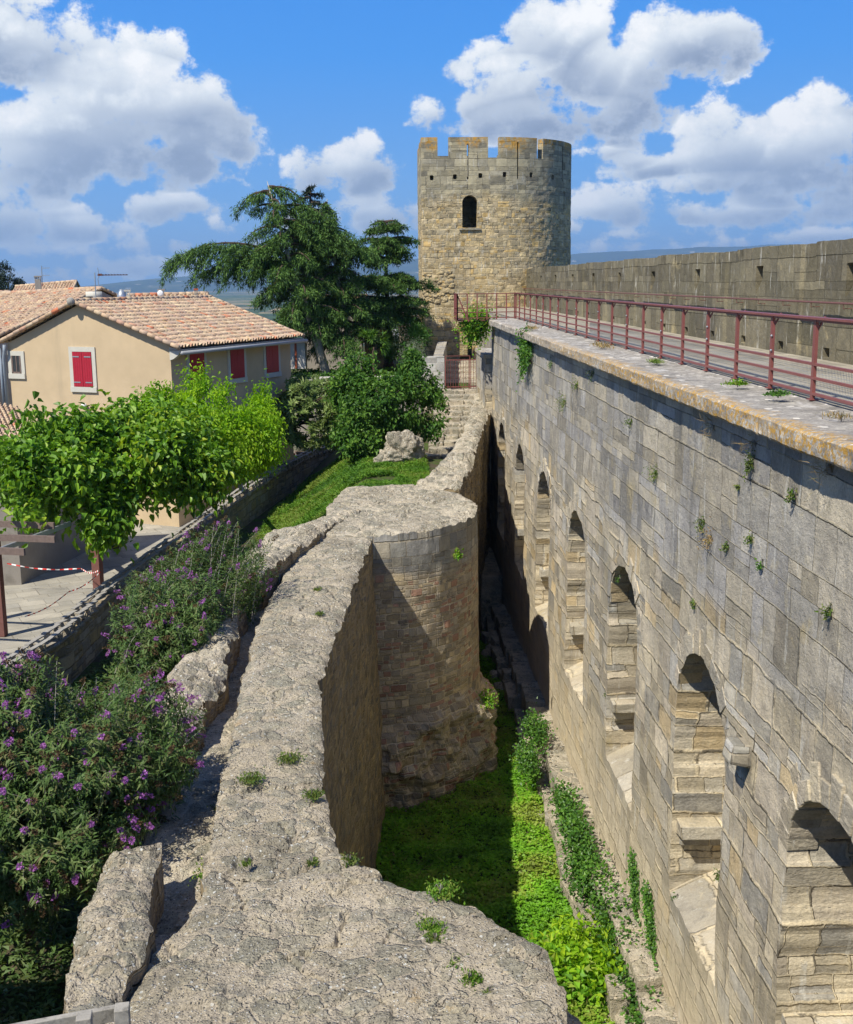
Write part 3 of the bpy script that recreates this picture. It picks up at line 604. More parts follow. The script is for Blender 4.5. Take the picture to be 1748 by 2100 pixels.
# distant hills: long ridges with real relief
def hills(name, x0, x1, y0, depth, prof, seed):
    xs = np.linspace(x0, x1, 260); ys = np.linspace(0, 1, 36); A, B = np.meshgrid(xs, ys, indexing='ij')
    h = prof(A)*(1+.10*fbm(A*.0011, B*3, A*0, 1, 5, seed)); prof_y = np.sin(np.clip(B, 0, 1)*math.pi*.5)**1.3
    Z = -66 + (h+66)*prof_y*(1+.07*fbm(A*.002, B*5, A*0, 1, 5, seed+3)*(1-B)); I = np.arange(A.size).reshape(A.shape)
    F = np.stack([I[:-1,:-1], I[1:,:-1], I[1:,1:], I[:-1,1:]], -1).reshape(-1, 4)
    tag(npmesh(name, np.stack([A.ravel(), (y0+B*depth).ravel(), Z.ravel()], -1), F, m_hill, smooth=True), kind='structure')
def hz(x, y, Y): return float(atY(x, y, Y)[2])
LX = [float(atY(x, 600, 12600)[0]) for x in (-300, 150, 240, 330, 400, 480, 700, 870)]
hills('hills', -9500, 1500, 9600, 3000, lambda a: np.interp(a, LX, [hz(-300,590,12600), hz(150,592,12600), hz(240,582,12600), hz(330,571,12600), hz(400,566,12600), hz(480,561,12600), hz(700,552,12600), hz(870,530,12600)]), 1)
RX = [float(atY(x, 520, 13600)[0]) for x in (700, 1000, 1180, 1290, 1420, 1600, 1800, 2100)]
hills('hills', 300, 11000, 10800, 2800, lambda a: np.interp(a, RX, [hz(700,560,13600), hz(1000,530,13600), hz(1180,521,13600), hz(1290,518,13600), hz(1420,507,13600), hz(1600,504,13600), hz(1800,500,13600), hz(2100,498,13600)]), 4)

# paved plaza sheet
tag(npmesh('plaza', [(-20,20,-9.33),(-8.5,22.,-9.33),(-7.7,27,-9.33),(-7.6,30.5,-9.33),(-5.8,45,-9.33),(-3.7,56,-9.33),(-3.5,61,-9.33),(-20,61,-9.33)], np.array([[0,1,2,3,4,5,6,7]]), m_plaza), kind='structure')

# ------------------------------------------------------------------ main rampart
XW = 4.95
ramp = empty('rampart_wall', (XW, 30, -13.5), 'long high stone rampart with tall arched recesses and a broad lichened ledge', 'wall')
NY = [11.9, 17.4, 23.4, 29.4, 35.7, 42.1, 48.8, 6.4]
def nd(s, t): return 1.15*np.clip((t+10.6)/.55, 0, 1)
holes = [arch(y, -10.6, -7.0, 1.15, 1.42, rag=.09, depth=nd, back=True) for y in NY]
S = [5.0]
while S[-1] < 53.8: S.append(S[-1]+max(.035, .0031*S[-1]))
S = np.array(S); T = np.arange(-15.4, -1.86, .05)
def wpos(s, t, d):
    x = XW - .010*(-2-t) + .035*fbm(s, t, 0*s, .55, 3, 51) + .016*fbm(s, t, 0*s, 2.6, 3, 52)
    c1 = fbm(s, t, 0*s, .9, 3, 53); x = x + .05*np.clip(c1-.35, 0, 1)*(t < -3.8)
    return np.stack([x+d, s, t+np.where(d > 0, .02*fbm(s*2, t*2, d, 1, 2, 3), 0)], -1)
sheet('wall_face', S, T, wpos, m_wall, ramp, holes)
m_vous = stone_mat('voussoir_stone', .9, .8, .3, .004, TANP, (.5,.45,.34), 31, bump=.05, dirt_amt=.6, streak=.5, rugged=.9)
for i, y in enumerate(NY):     # rings of wedge stones round the arches
    b = MB(); nv = 15; rr = random.Random(i)
    for k in range(nv):
        a = math.pi*(k+.5)/nv; ro = .30+rr.uniform(-.08, .22); cy, cz = math.cos(a), math.sin(a); r0 = .99
        pin = np.array((0, y+1.42*r0*cy, -7.0+1.15*r0*cz)); d = unit(np.array([[0, cy*1.15, cz*1.42]]))[0]; t_ = np.array((0, -d[2], d[1])); w0 = .5*math.pi*1.28/nv-.004; w1 = w0*1.22
        V = [pin+d*r_+t_*sg*w_+np.array((xx+rr.uniform(-.012,.012), rr.uniform(-.012,.012), rr.uniform(-.012,.012))) for xx in (4.885+rr.uniform(0,.03), 5.3) for r_, w_ in ((0, w0), (ro, w1)) for sg in (-1, 1)]
        b.add(V, [(0,1,3,2),(4,6,7,5),(0,4,5,1),(2,3,7,6),(0,2,6,4),(1,5,7,3)])
    b.build('voussoirs', m_vous, ramp, bevel=.015)
for i, y in enumerate(NY):     # shelf stone against the far jamb of each recess
    b = MB(); b.box((XW+.50, y+1.42-.17, -9.35), (.98, .40, .26), j=.025); b.box((XW+.52, y+1.42-.06, -9.58), (.9, .2, .22), j=.02)
    b.build('recess_shelf', m_wall, ramp, bevel=.02)
b = MB(); b.box((4.86, 15.05, -6.42), (.5, .34, .30), j=.04, ry=.15); b.build('corbel', m_curtain, ramp, bevel=.06)
# end pier of the rampart
sheet('end_pier', np.arange(0, 8.6, .1), np.arange(-13, -3.3, .1), lambda s, t, d: np.stack([np.where(s < 5, 4.60+.02*fbm(s, t, 0*s, 1, 3, 3), 4.60+(s-5)), np.where(s < 5, 53.6+s, 58.6)+d, t], -1), m_wall, ramp)
b = MB(); b.box((5.3, 56.1, -3.38), (1.5, 5.1, .16), j=.03); b.build('pier_coping', m_coping, ramp)
sheet('end_face', np.arange(4.95, 10.6, .12), np.arange(-13, -1.9, .12), lambda s, t, d: np.stack([s, 53.8+.02*fbm(s, t, 0*s, 1, 3, 3), t], -1), m_wall, ramp)
MB().box((4.83, 53.72, -8.3), (.46, .3, 9.8)).build('end_pier_front', m_wall, ramp)
# coping slab: a displaced strip with a chipped nose
ys = S; prof = [(5.02,-1.945),(4.80,-1.945),(4.70,-1.94),(4.68,-1.91),(4.675,-1.82),(4.68,-1.715),(4.715,-1.685)] + [(4.76+i*.06, -1.68) for i in range(1, 20)] + [(5.95,-1.67)]
PX = np.array([p[0] for p in prof]); PZ = np.array([p[1] for p in prof]); A, B = np.meshgrid(np.arange(len(prof)), ys, indexing='ij')
x = PX[A]; z = PZ[A]; nose = np.exp(-np.abs(A-4)/2.5)
jn = np.abs(((B+.3*np.sin(np.floor(B/1.3)*2.1))/1.3) % 1-.5) > .487
x = x + nose*(.05*fbm(B, z, 0*B, 1.1, 4, 61)+.03*np.abs(fbm(B, z, 0*B, 5, 3, 62))) + nose*jn*.03; z = z + .012*fbm(x, B, 0*B, 3, 4, 63)-nose*.02*fbm(x, B, 0*B, 4, 3, 64) - .012*jn
I = np.arange(A.size).reshape(A.shape); F = np.stack([I[:-1,:-1], I[:-1,1:], I[1:,1:], I[1:,:-1]], -1).reshape(-1, 4)
npmesh('coping', np.stack([x.ravel(), B.ravel(), z.ravel()], -1), F, m_coping, ramp, smooth=False)
b = MB(); b.box((5.35, 53.9, -1.84), (1.3, .28, .3), j=.03); b.build('coping_end', m_coping, ramp, bevel=.03)
npmesh('walkway', [(5.95,-3,-1.674),(9.12,-3,-1.674),(9.12,80,-1.674),(5.95,80,-1.674)], np.array([[0,1,2,3]]), m_walk, ramp)
# walkway support beyond the wall's end
b = MB(); b.box((7.9, 66.9, -5.2), (3.9, 26.0, 7.0)); b.build('walkway_substructure', m_wall, ramp)
# parapet with loopholes; filled embrasures slightly set back
PH = [5.8+5.68*i for i in range(14)]; ph = []
for y in PH: ph.append(dict(sd=(lambda y: lambda s, t: np.maximum(np.maximum(np.abs(s-y)-.27, t-.27), -.16-t+.75*(y-.1-s)))(y), depth=.55, back=True))
for i in range(26): y = 6.9+2.84*i; ph.append(rect(y, -1.62, -1.42, .38, depth=.5, back=True))
ph.sort(key=lambda h: 0)
Sp = [3.0]
while Sp[-1] < 79.5: Sp.append(Sp[-1]+max(.05, .0034*Sp[-1]))
Sp = np.array(Sp); Tp = np.arange(-1.7, .76, .055)
def topz(s): k = np.floor((s-2.3)/2.84); return .012*((k*7) % 5-2)+.03*fbm(s, 0*s, 0*s, .5, 3, 71)
def ppos(s, t, d):
    ph_ = ((s-3.35) % 5.68); strip_ = (ph_ > 3.9) & (ph_ < 5.3)
    x = 9.1 + .07*strip_ + .018*fbm(s, t, 0*s, 1.7, 4, 72) + .006*fbm(s, t, 0*s, 9, 2, 73)
    f = np.clip((t+1.2)/1.9, 0, 1); return np.stack([x+d, s, t+f*topz(s)+.015*fbm(s, t, 0*s, 3, 3, 74)*f], -1)
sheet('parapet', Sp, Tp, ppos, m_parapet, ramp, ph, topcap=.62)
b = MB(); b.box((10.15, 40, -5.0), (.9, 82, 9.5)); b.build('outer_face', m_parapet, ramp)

# ------------------------------------------------------------------ railings
def railing():
    r = empty('railing', (5.92, 30, -1.66), 'oxide red steel railing with three low rails and wire mesh along the rampart ledge', 'railing')
    ys = [8.0+1.84*0]; y = 53.3; P = []
    while y > 8: P.append(y); y -= 1.80 if y < 30 else 1.9
    for y in P:
        b = MB(); b.box((5.92, y, -1.11), (.045, .085, 1.12)); b.box((5.92, y, -1.655), (.12, .14, .012))
        b.box((5.99, y, -.62), (.02, .03, .22), ry=.5); b.build('post', m_red, r)
    b = MB(); b.box((5.92, 30.7, -.545), (.135, 45.4, .03)); b.box((5.92, 30.7, -.575), (.03, 45.4, .04)); b.build('top_rail', m_red, r)
    for z in (-1.17, -1.36, -1.575):
        b = MB(); b.box((5.92, 30.7, z), (.05, 45.4, .035)); b.build('lower_rail', m_red, r)
    b = MB()
    for y in np.arange(8, 34, .052): b.box((5.95, y, -1.37), (.004, .004, .40))
    for z in np.arange(-1.56, -1.18, .052): b.box((5.951, 30.7, z), (.004, 45.4, .004))
    b.build('wire_mesh', m_galv, r)
    for i, y in enumerate(P):
        if i % 2:
            for z in (-.86, -1.08): MB().ball((5.89, y-.046, z), .018, 8, 6).build('bolt', m_galv, r)
railing()
r = empty('handrail', (8.95, 30, -.5), 'thin brown handrail on brackets fixed along the parapet', 'handrail')
MB().tube([(8.93, y, -.50) for y in np.arange(6, 79, 4)], .022, 8).build('rail', m_rusty, r)
for y in np.arange(7, 78, 1.75):
    MB().tube([(8.93, y, -.50), (8.93, y, -.60), (9.12, y, -.60)], .010, 6).build('bracket', m_rusty, r)
# landing with its railing at the end of the ledge
r = empty('footbridge', (4.6, 53.2, -1.7), 'small red steel landing with railings and a raking strut at the end of the ledge', 'footbridge')
MB().box((4.6, 53.4, -1.72), (2.7, 1.7, .06)).build('deck', m_rusty, r)
ca = [np.array((5.9, 52.55, 0)), np.array((3.25, 51.9, 0)), np.array((3.25, 54.0, 0))]
for a, c in ((ca[0], ca[1]), (ca[1], ca[2])):
    n = 6 if a is ca[0] else 4
    for i in range(n+1):
        p = a+(c-a)*i/n; MB().box((p[0], p[1], -1.12), (.05, .05, 1.12)).build('baluster', m_red, r)
    for z in (-.555, -1.17, -1.36, -1.6): MB().beam(a+np.array((0,0,z)), c+np.array((0,0,z)), .045, .035).build('rail', m_red, r)
MB().beam((3.25, 51.95, -.6), (3.75, 51.95, -1.75), .05, .05).build('strut', m_red, r)

# ------------------------------------------------------------------ ruined curtain wall with half-round towers
ZC = -6.5
cur = empty('curtain_wall', (-1.8, 20, -13.5), 'ruined lower curtain wall of rubble with a broken parapet and two half round towers beside the ditch', 'wall')
left = [(-2.42,10.6),(-2.1,11.8),(-2.28,14.7),(-2.42,18.1),(-2.55,22.0),(-2.45,25.0),(-2.15,29.0),(-1.2,31.0)]
solid('wall_body', [(-.64,12.3),(-.64,12.6)]+CURT_R[::-1][1:]+[(-.40,29.5),(-.2,31.5)]+left[::-1]+[(-2.6,8.),(-.6,8.0)], lambda x, y: ZC+.10*fbm(x, y, 0*x, .35, 2, 3)+.0*x, -15, [m_rubface, m_top], cur, step=.045, rough=.055, edge=.07, batter=.035, side_rough=.07)
# near tower
c1 = [(-2.75,6.3),(-2.35,9.5),(-2.2,10.9),(-.66,12.62),(-.2,12.15),(.24,11.75),(.55,11.6),(.94,11.2),(1.25,10.8),(1.47,10.3),(1.55,9.7),(1.5,9.0),(1.3,8.2),(.9,7.4),(.2,6.7),(-.8,6.3)]
solid('near_tower', c1, lambda x, y: ZC+.03+.03*(x+1)+.05*fbm(x, y, 0*x, .6, 2, 13), -15, [m_curtain, m_top], cur, step=.032, rough=.06, edge=.07, batter=.02, side_rough=.06)
b = MB(); b.ball((1.5, 9.9, -7.6), .55, 26, 18, .35, 5, (.7,1.3,1.4)); b.ball((1.65, 10.6, -9), .6, 26, 18, .35, 6, (.6,1,1.6)); b.build('broken_core', m_top, cur)
# far tower
ang = np.radians(np.linspace(-96, 80, 26)); c2 = [(-.40+3.0*math.cos(a), 33.1+(3.6 if a < 0 else 3.3)*math.sin(a)) for a in ang]
c2 = c2+[(-1.3,36.3),(-1.7,33),(-1.6,29.7)]
bz = lambda z, x, y: (.30+.50*fbm(x, y, z*1.5, 1.1, 5, 15)+.16*fbm(x, y, z, 4.5, 3, 16))*np.clip((-11.3+.5*fbm(x, y, 0*z, .8, 2, 5)-z)/.6, 0, 1)+.12*np.clip((-11.4-z)/2.5, 0, 1)*(1+fbm(x, y, z, 1.6, 4, 5))
solid('far_tower', c2, lambda x, y: ZC+.18+.05*fbm(x, y, 0*x, .6, 2, 17)+.05*(y-33)*.3, -15.5, [m_curtain, m_topfar], cur, step=.05, vstep=.11, rough=.07, edge=.06, batter=.012, side_rough=.045, bulge=bz)
# parapet remnants and the lower wall-walk on the garden side
WALKZ = -7.05
solid('wall_walk', [(-2.0,11.),(-2.2,14.7),(-2.35,18.1),(-2.4,22),(-2.4,25),(-2.1,29.5),(-3.0,30.5),(-3.5,27),(-3.55,22),(-3.4,16),(-3.1,11.5),(-2.9,8),(-2.3,8)], lambda x, y: WALKZ+.05*fbm(x, y, 0*x, .7, 2, 23), -15, [m_rubface, m_topfar], cur, step=.07, rough=.05, edge=.05, side_rough=.06)
solid('parapet_remnant', [(-.85,33.4),(-.72,32.2),(-1.35,30.4),(-1.95,28.6),(-2.35,26.7),(-2.75,24.9),(-3.2,24.6),(-3.35,27.2),(-3.15,29.3),(-2.2,30.6)], lambda x, y: -6.25+.12*fbm(x, y, 0*x, .8, 2, 25), -15, [m_rubface, m_topfar], cur, step=.05, rough=.10, edge=.10, side_rough=.1)
solid('parapet_remnant', [(-2.46,11.0),(-2.36,10.4),(-2.52,9.8),(-2.46,9.2),(-2.72,8.2),(-3.1,8.3),(-2.95,9.4),(-3.12,10.2),(-3.2,11.3),(-3.25,12.6),(-2.75,12.8),(-2.6,11.6)], lambda x, y: -6.35+.1*fbm(x, y, 0*x, .9, 2, 29), -15, [m_rubface, m_top], cur, step=.04, rough=.09, edge=.09, side_rough=.1)
solid('parapet_remnant', [(-3.02,24.6),(-2.92,23.4),(-3.0,22.4),(-2.86,21.2),(-2.95,20.3),(-2.78,19.3),(-2.9,18.1),(-2.86,17.2),(-3.1,16.4),(-3.6,16.6),(-3.75,20),(-3.75,24.6)], lambda x, y: -6.5+.16*fbm(x, y, 0*x, .8, 3, 27), -15, [m_rubface, m_topfar], cur, step=.05, rough=.11, edge=.12, side_rough=.1)
# rough wall running on from the far tower to the stairs
rw = empty('rubble_wall', (3, 46, -9), 'rough pale rubble wall climbing between the stairs and the high rampart', 'wall')
zr = lambda x, y: -6.32+.05*(y-36)*.9*.8+.14*fbm(x, y, 0*x, .6, 3, 33)
solid('wall_body', [(1.0,35.9),(1.0,36.7),(2.2,41.3),(3.05,46.5),(3.6,50.5),(4.2,55.5),(4.45,58.2),(4.95,58.2),(4.9,54.),(4.2,49.),(3.75,46.2),(2.85,39.),(2.3,36)], zr, -15, [m_rubface, m_topfar], rw, step=.08, rough=.14, edge=.12, side_rough=.12)
# stepped footing at the foot of the rampart
rr = random.Random(3); y = 16.0; ft = MB()
while y < 47:
    L = rr.uniform(.5, 1.5); base = -12.50-.03*(y-20)+rr.uniform(-.14, .14)
    ft.box((4.60+rr.uniform(-.05,.05), y+L/2, base-1.2), (.62, L-.02, 2.4), j=.06)
    if rr.random() < .88: ft.box((4.20+rr.uniform(-.12, .08), y+L/2+rr.uniform(-.1,.1), base-.5-1.2+rr.uniform(-.22, .15)), (rr.uniform(.35,.5), L-.05, 2.4), j=.08, rz=rr.uniform(-.08,.08))
    if rr.random() < .5: ft.ball((3.9+rr.uniform(-.1,.1), y, base-1.0), rr.uniform(.18,.32), 12, 9, .4, int(y*7), (1,1.3,.8))
    y += L
ft.build('footing', m_topfar, ramp, bevel=.05)
b = MB(); b.box((4.3, 49.5, -13.6), (.9, 5, 3.2), j=.1); b.build('footing', m_topfar, ramp, bevel=.1)

# ------------------------------------------------------------------ big round tower
tw = empty('round_tower', (7.2, 80, -6), 'tall crenellated round tower of ochre stone with an arched window', 'tower')
TY, TXL, TCX, TR = 75.0, 2.5, 6.9, 5.75
def tpath(s):
    fl = TCX-TXL; a = np.clip((s-fl)/TR, 0, math.pi); x = np.where(s < 0, TXL, np.where(s < fl, TXL+s, TCX+TR*np.sin(a))); y = np.where(s < 0, TY-s, np.where(s < fl, TY, TY+TR-TR*np.cos(a)))
    end = fl+math.pi*TR; x = np.where(s > end, TCX-(s-end), x); y = np.where(s > end, TY+2*TR, y)
    nx = np.where(s < 0, 1, np.where(s < fl, 0, -np.sin(a))); ny = np.where(s < 0, 0, np.where(s < fl, 1, np.cos(a)))
    nx = np.where(s > end, 0, nx); ny = np.where(s > end, -1, ny); return x, y, nx, ny
TL = (TCX-TXL)+math.pi*TR+(TCX-TXL)
def tpos(off, amp=.03):
    def f(s, t, d):
        x, y, nx, ny = tpath(s); k = off+d-amp*fbm(x, y, t, 1.3, 4, 81)-amp*.8*fbm(x, y, t, 4, 2, 82)*(t < 6) + .012*np.clip(6-t, 0, 20)*(-1)*(s > 0)*.5
        # scar where an older wall was torn away on the left of the face
        return np.stack([x+nx*k, y+ny*k, t], -1)
    return f
sx_ = lambda px, py=400: float(atY(px, py, TY)[0]-TXL)       # on the flat face
def s_round(px, py=300):   # path coordinate on the visible half
    best = None
    for s in np.arange(0, TL*.62, .02):
        x, y, _, _ = tpath(np.array([s])); r = ray(px, py); e = abs(float(x[0])/float(y[0])-r[0]/r[1])
        if best is None or e < best[0]-1e-9: best = (e, s)
        if e < 4e-4: return s
    return best[1]
tz = lambda px, py: float(atY(px, py, TY)[2])
TOP = tz(960, 281); CREN = tz(1010, 323)
cren = [(s_round(897), s_round(920)), (s_round(1001), s_round(1024)), (s_round(1101), s_round(1114)), (s_round(1169)+1.4, s_round(1169)+2.5), (13.6,14.8),(17.2,18.4),(21.,22.2),(23.3,24.3)]
def crect(a, b, **k): return dict(sd=lambda s, t: np.maximum(np.maximum(a-s, s-b), CREN-t), **k)
th_, slits = [], []
for a, c in cren: th_.append(crect(a, c, depth=.5))
for a, c in ((-2.6,-1.4),(-6.2,-5.)): th_.append(crect(a, c, depth=.5))
for px, y0, y1 in ((959, 295, 368), (1062.5, 290, 366), (1154.5, 290, 365)):
    s = s_round(px); th_.append(rect(s, tz(px, y1), tz(px, y0), .10, depth=.5)); slits.append(s)
for px, py in ((885,364.5),(932.7,362.5),(985.2,360),(1034.8,357.5),(1089.5,357),(1133.5,358.5),(1168,360)):
    s = s_round(px, py); z = tz(px, py); th_.append(rect(s, z-.15, z+.15, .24, depth=.6, back=True))
th_.append(rect(s_round(1156.5, 425), tz(0, 445)+.2, tz(0, 400)+.2, .16, depth=.6, back=True))
winh = arch(sx_(962.7), tz(963, 467), tz(963, 416), .46, .47, depth=.75); th_.append(winh)
th_.append(arch(sx_(955.5, 700), tz(955, 753), tz(955, 684), .45, .42, depth=.9))
St = np.unique(np.concatenate([np.arange(-8, 0, .25), np.arange(0, TL*.62, .08), np.arange(TL*.62, TL, .25)] + [np.array([a, c]) for a, c in cren])); Tt = np.arange(-9, TOP+.01, .08); Tt[-1] = TOP
PLAT = CREN-1.1
def split(T, lo, hi): return T[(T >= lo-1e-6) & (T <= hi+1e-6)]
zb = 7.0 if False else None
sheet('wall', St, Tt, tpos(0), m_tower, tw, th_, topcap=.5)
sheet('parapet_lining', St, np.arange(PLAT, TOP+.01, .1), tpos(.5, 0), m_towertop, tw, [h for h in th_[:len(cren)+5]], jamb=False)
fx, fy, _, _ = tpath(np.linspace(-8, TL, 60)); npmesh('platform', np.stack([TCX+(fx-TCX)*.93, TY+TR+(fy-TY-TR)*.93, fx*0+PLAT], -1), np.arange(60)[None, :], m_towertop, tw)
npmesh('floor_slab', np.stack([TCX+(fx-TCX)*.9, TY+TR+(fy-TY-TR)*.9, fx*0+2.6], -1), np.arange(60)[None, :], m_dark, tw)
# scar of torn masonry and brick arch over the postern
b = MB(); rr = random.Random(5)
for i in range(60):
    px = rr.uniform(869, 928); py = 560+60*rr.random()+max(0, (px-900))*-.2; p = atY(px, py, TY); b.ball((p[0], TY-.02, p[2]), rr.uniform(.10, .2), 7, 5, .4, i, (1.3,.6,.8))
b.build('torn_masonry', m_tower, tw)
bc = atY(955.5, 684, TY); b = MB()
for i in range(15):
    a = math.pi*i/14; b.box((bc[0]+.62*math.cos(a), TY-.02, bc[2]+.64*math.sin(a)), (.32, .1, .10), ry=-a, j=.01)
b.build('brick_arch', m_brick, tw)
ws = atY(963, 470, TY); MB().box((ws[0], TY-.03, ws[2]), (1.35, .2, .1)).build('window_sill', m_towertop, tw)

# ------------------------------------------------------------------ stairs, gate and low wall
GY = 60.6
st = empty('stone_stairs', (2.9, 55, -8), 'worn stone steps climbing to the small red gate', 'stairs')
zg = float(atY(945, 798, GY)[2])
z0s, y0s = -7.75, 50.3; nst = 13
for i in range(nst):
    t = i/(nst-1); y = y0s+t*(GY-.5-y0s); z = z0s+t*(zg-z0s); xc = 2.75+t*1.05; rr = random.Random(i)
    b = MB()
    for k in range(3): b.box((xc+(k-1)*.68+rr.uniform(-.05,.05), y+.45, z-.6+rr.uniform(-.02,.02)), (.66+rr.uniform(-.03,.03), .95, 1.2), j=.03)
    b.build('step', m_topfar, st, bevel=.03)
b = MB(); b.box((3.9, 67.5, zg-.8), (4.2, 14.2, 1.5)); b.build('landing', m_topfar, st)
for i in range(5):
    b = MB(); b.box((4.6, 64+i*2.2, zg+.07+i*.13), (2.6, 2.2, .16), j=.02); b.build('step', m_topfar, st)
gt = empty('metal_gate', (4.0, GY, zg), 'low red barred gate at the head of the stone steps', 'gate')
xa, xb = float(atY(913, 790, GY)[0]), float(atY(981, 790, GY)[0]); zt = float(atY(945, 738, GY)[2]); xm = float(atY(963, 790, GY)[0])
for x in (xa, xm, xb): MB().box((x, GY, (zg+zt)/2+.06), (.05, .05, zt-zg+.1)).build('gate_post', m_red, gt)
for x in np.linspace(xa, xb, 14)[1:-1]: MB().box((x, GY, (zg+zt)/2), (.022, .022, zt-zg)).build('bar', m_red, gt)
for z in (zg+.12, zt): MB().box(((xa+xb)/2, GY, z), (xb-xa, .045, .045)).build('gate_rail', m_red, gt)
MB().box(((xa+xm)/2, GY+.05, zt+.2), (xm-xa, .03, .03)).box((xa, GY+.05, zt+.1), (.03,.03,.2)).box((xm, GY+.05, zt+.1), (.03,.03,.2)).build('guard_hoop', m_red, gt)
lw = empty('low_wall', (2.8, GY, -6), 'pale grey blockwork wall end beside the red gate', 'wall')
x0 = float(atY(866, 760, GY)[0]); x1 = float(atY(911, 760, GY)[0]); zt2 = float(atY(890, 731, GY)[2])
b = MB(); b.box(((x0+x1)/2, GY+.2, (zt2-8.5)/2), (x1-x0, .4, zt2+8.5)); b.build('wall_end', m_block, lw, bevel=.02)
b = MB(); V = []
xe = x1-.06
V = [(xe, GY+.4, -8), (xe, GY+.4, zt2-.01), (xe+.75, 71., zt2+.25), (xe+.75, 71., -8), (xe-.5, GY+.4, -8), (xe-.5, GY+.4, zt2-.02), (xe+.2, 71., zt2+.24), (xe+.2, 71., -8)]
b.add(V, [(0,3,2,1),(4,5,6,7),(1,2,6,5),(2,3,7,6),(0,1,5,4)]); b.build('return_wall', m_wall, lw)
# boulder of fallen masonry
p = atZ(822, 925, -6.55); bl = MB(); bl.ball(p+np.array((.1, .1, .0)), .72, 70, 50, .75, 14, (.95, .8, .95)); bl.ball(p+np.array((-.45, .0, -.3)), .55, 60, 40, .8, 17, (1.1, .9, .8)); bl.ball(p+np.array((-.8, -.1, -.6)), .45, 40, 30, .35, 9, (1,1,.7))
tag(bl.build('boulder', m_topfar), 'pale lump of fallen masonry half covered with weeds on the grass slope', 'rock')
# tiled garden wall
GW = [(-8.6,22.),(-7.75,27.),(-7.6,30.3),(-6.7,37.5),(-5.72,45.1),(-4.85,50.5),(-3.53,56.3),(-1.95,59.8)]
gw = empty('garden_wall', (-5.5, 42, -9.4), 'long low stone wall topped with propped roof tiles between terrace and grass', 'wall')
L = [0]
for a, c in zip(GW, GW[1:]): L.append(L[-1]+math.dist(a, c))
gpx = lambda s: np.interp(s, L, [p[0] for p in GW]); gpy = lambda s: np.interp(s, L, [p[1] for p in GW])
for nm, off in (('wall_face', .18), ('back_face', -.18)):
    sheet(nm, np.arange(0, L[-1], .15), np.arange(-10.5, -8.1, .1), lambda s, t, d, off=off: np.stack([gpx(s)+off+.03*fbm(s, t, 0*s, 1.5, 3, 4), gpy(s)-off*.2, t+.04*fbm(s, 0*s, 0*s, .8, 2, 9)*(t > -8.6)], -1), m_garden, gw)
b = MB()
for s in np.arange(.3, L[-1], .6): b.box((gpx(s), gpy(s), -8.16), (.5, .62, .10), rz=-.18, j=.02)
b.build('coping', m_garden, gw, bevel=.015)
rr = random.Random(4); b = MB(); bs = MB()
for s in np.arange(.4, L[-1]-.2, .42):
    for o in (-.12, .14): b.box((gpx(s)+o, gpy(s), -7.93+rr.uniform(-.02,.02)), (.11, .44, .03), rz=-.18+rr.uniform(-.08,.08), rx=rr.uniform(-.06,.06))
    if rr.random() < .8: bs.box((gpx(s)+.02, gpy(s), -8.03), (.42, .10, .16), rz=-.18+rr.uniform(-.2,.2), j=.02)
b.build('slat', m_timber, gw); bs.build('prop_stones', m_topfar, gw)
# ------------------------------------------------------------------ house with crimson shutters
A0 = atZ(348, 709, -2.3); B0 = atZ(594, 687, -2.3)
s_ = (B0-A0)[:2]; HL = float(np.linalg.norm(s_)); s_ = np.array([*(s_/HL), 0]); g_ = np.array([-s_[1], s_[0], 0])
HW = 7.96; ZP = -9.33
def hp(a, b, z): p = A0+g_*a+s_*b; return np.array([p[0], p[1], z])
def on_gable(px, py): p = atP(px, py, A0, s_); return float(np.dot(p-A0, g_)), float(p[2])
def on_side(px, py): p = atP(px, py, A0, g_); return float(np.dot(p-A0, s_)), float(p[2])
apa, apz = on_gable(157.5, 626.5)
hs = empty('house', hp(HW/2, 0, ZP), 'ochre rendered house with crimson shutters and a terracotta tiled roof', 'house')
ez = -2.3
def prism(poly, vec, name, mat, parent):
    poly = [np.array(p, float) for p in poly]; n = len(poly); v = np.array(vec, float)
    b = MB(); b.add(poly+[p+v for p in poly], [tuple(range(n)), tuple(range(2*n-1, n-1, -1))]+[(i, i+n, (i+1) % n+n, (i+1) % n) for i in range(n)]); return b.build(name, mat, parent)
prism([hp(0,0,ZP), hp(HW,0,ZP), hp(HW,0,ez), hp(apa,0,apz), hp(0,0,ez)], s_*HL, 'wall', m_plaster, hs)
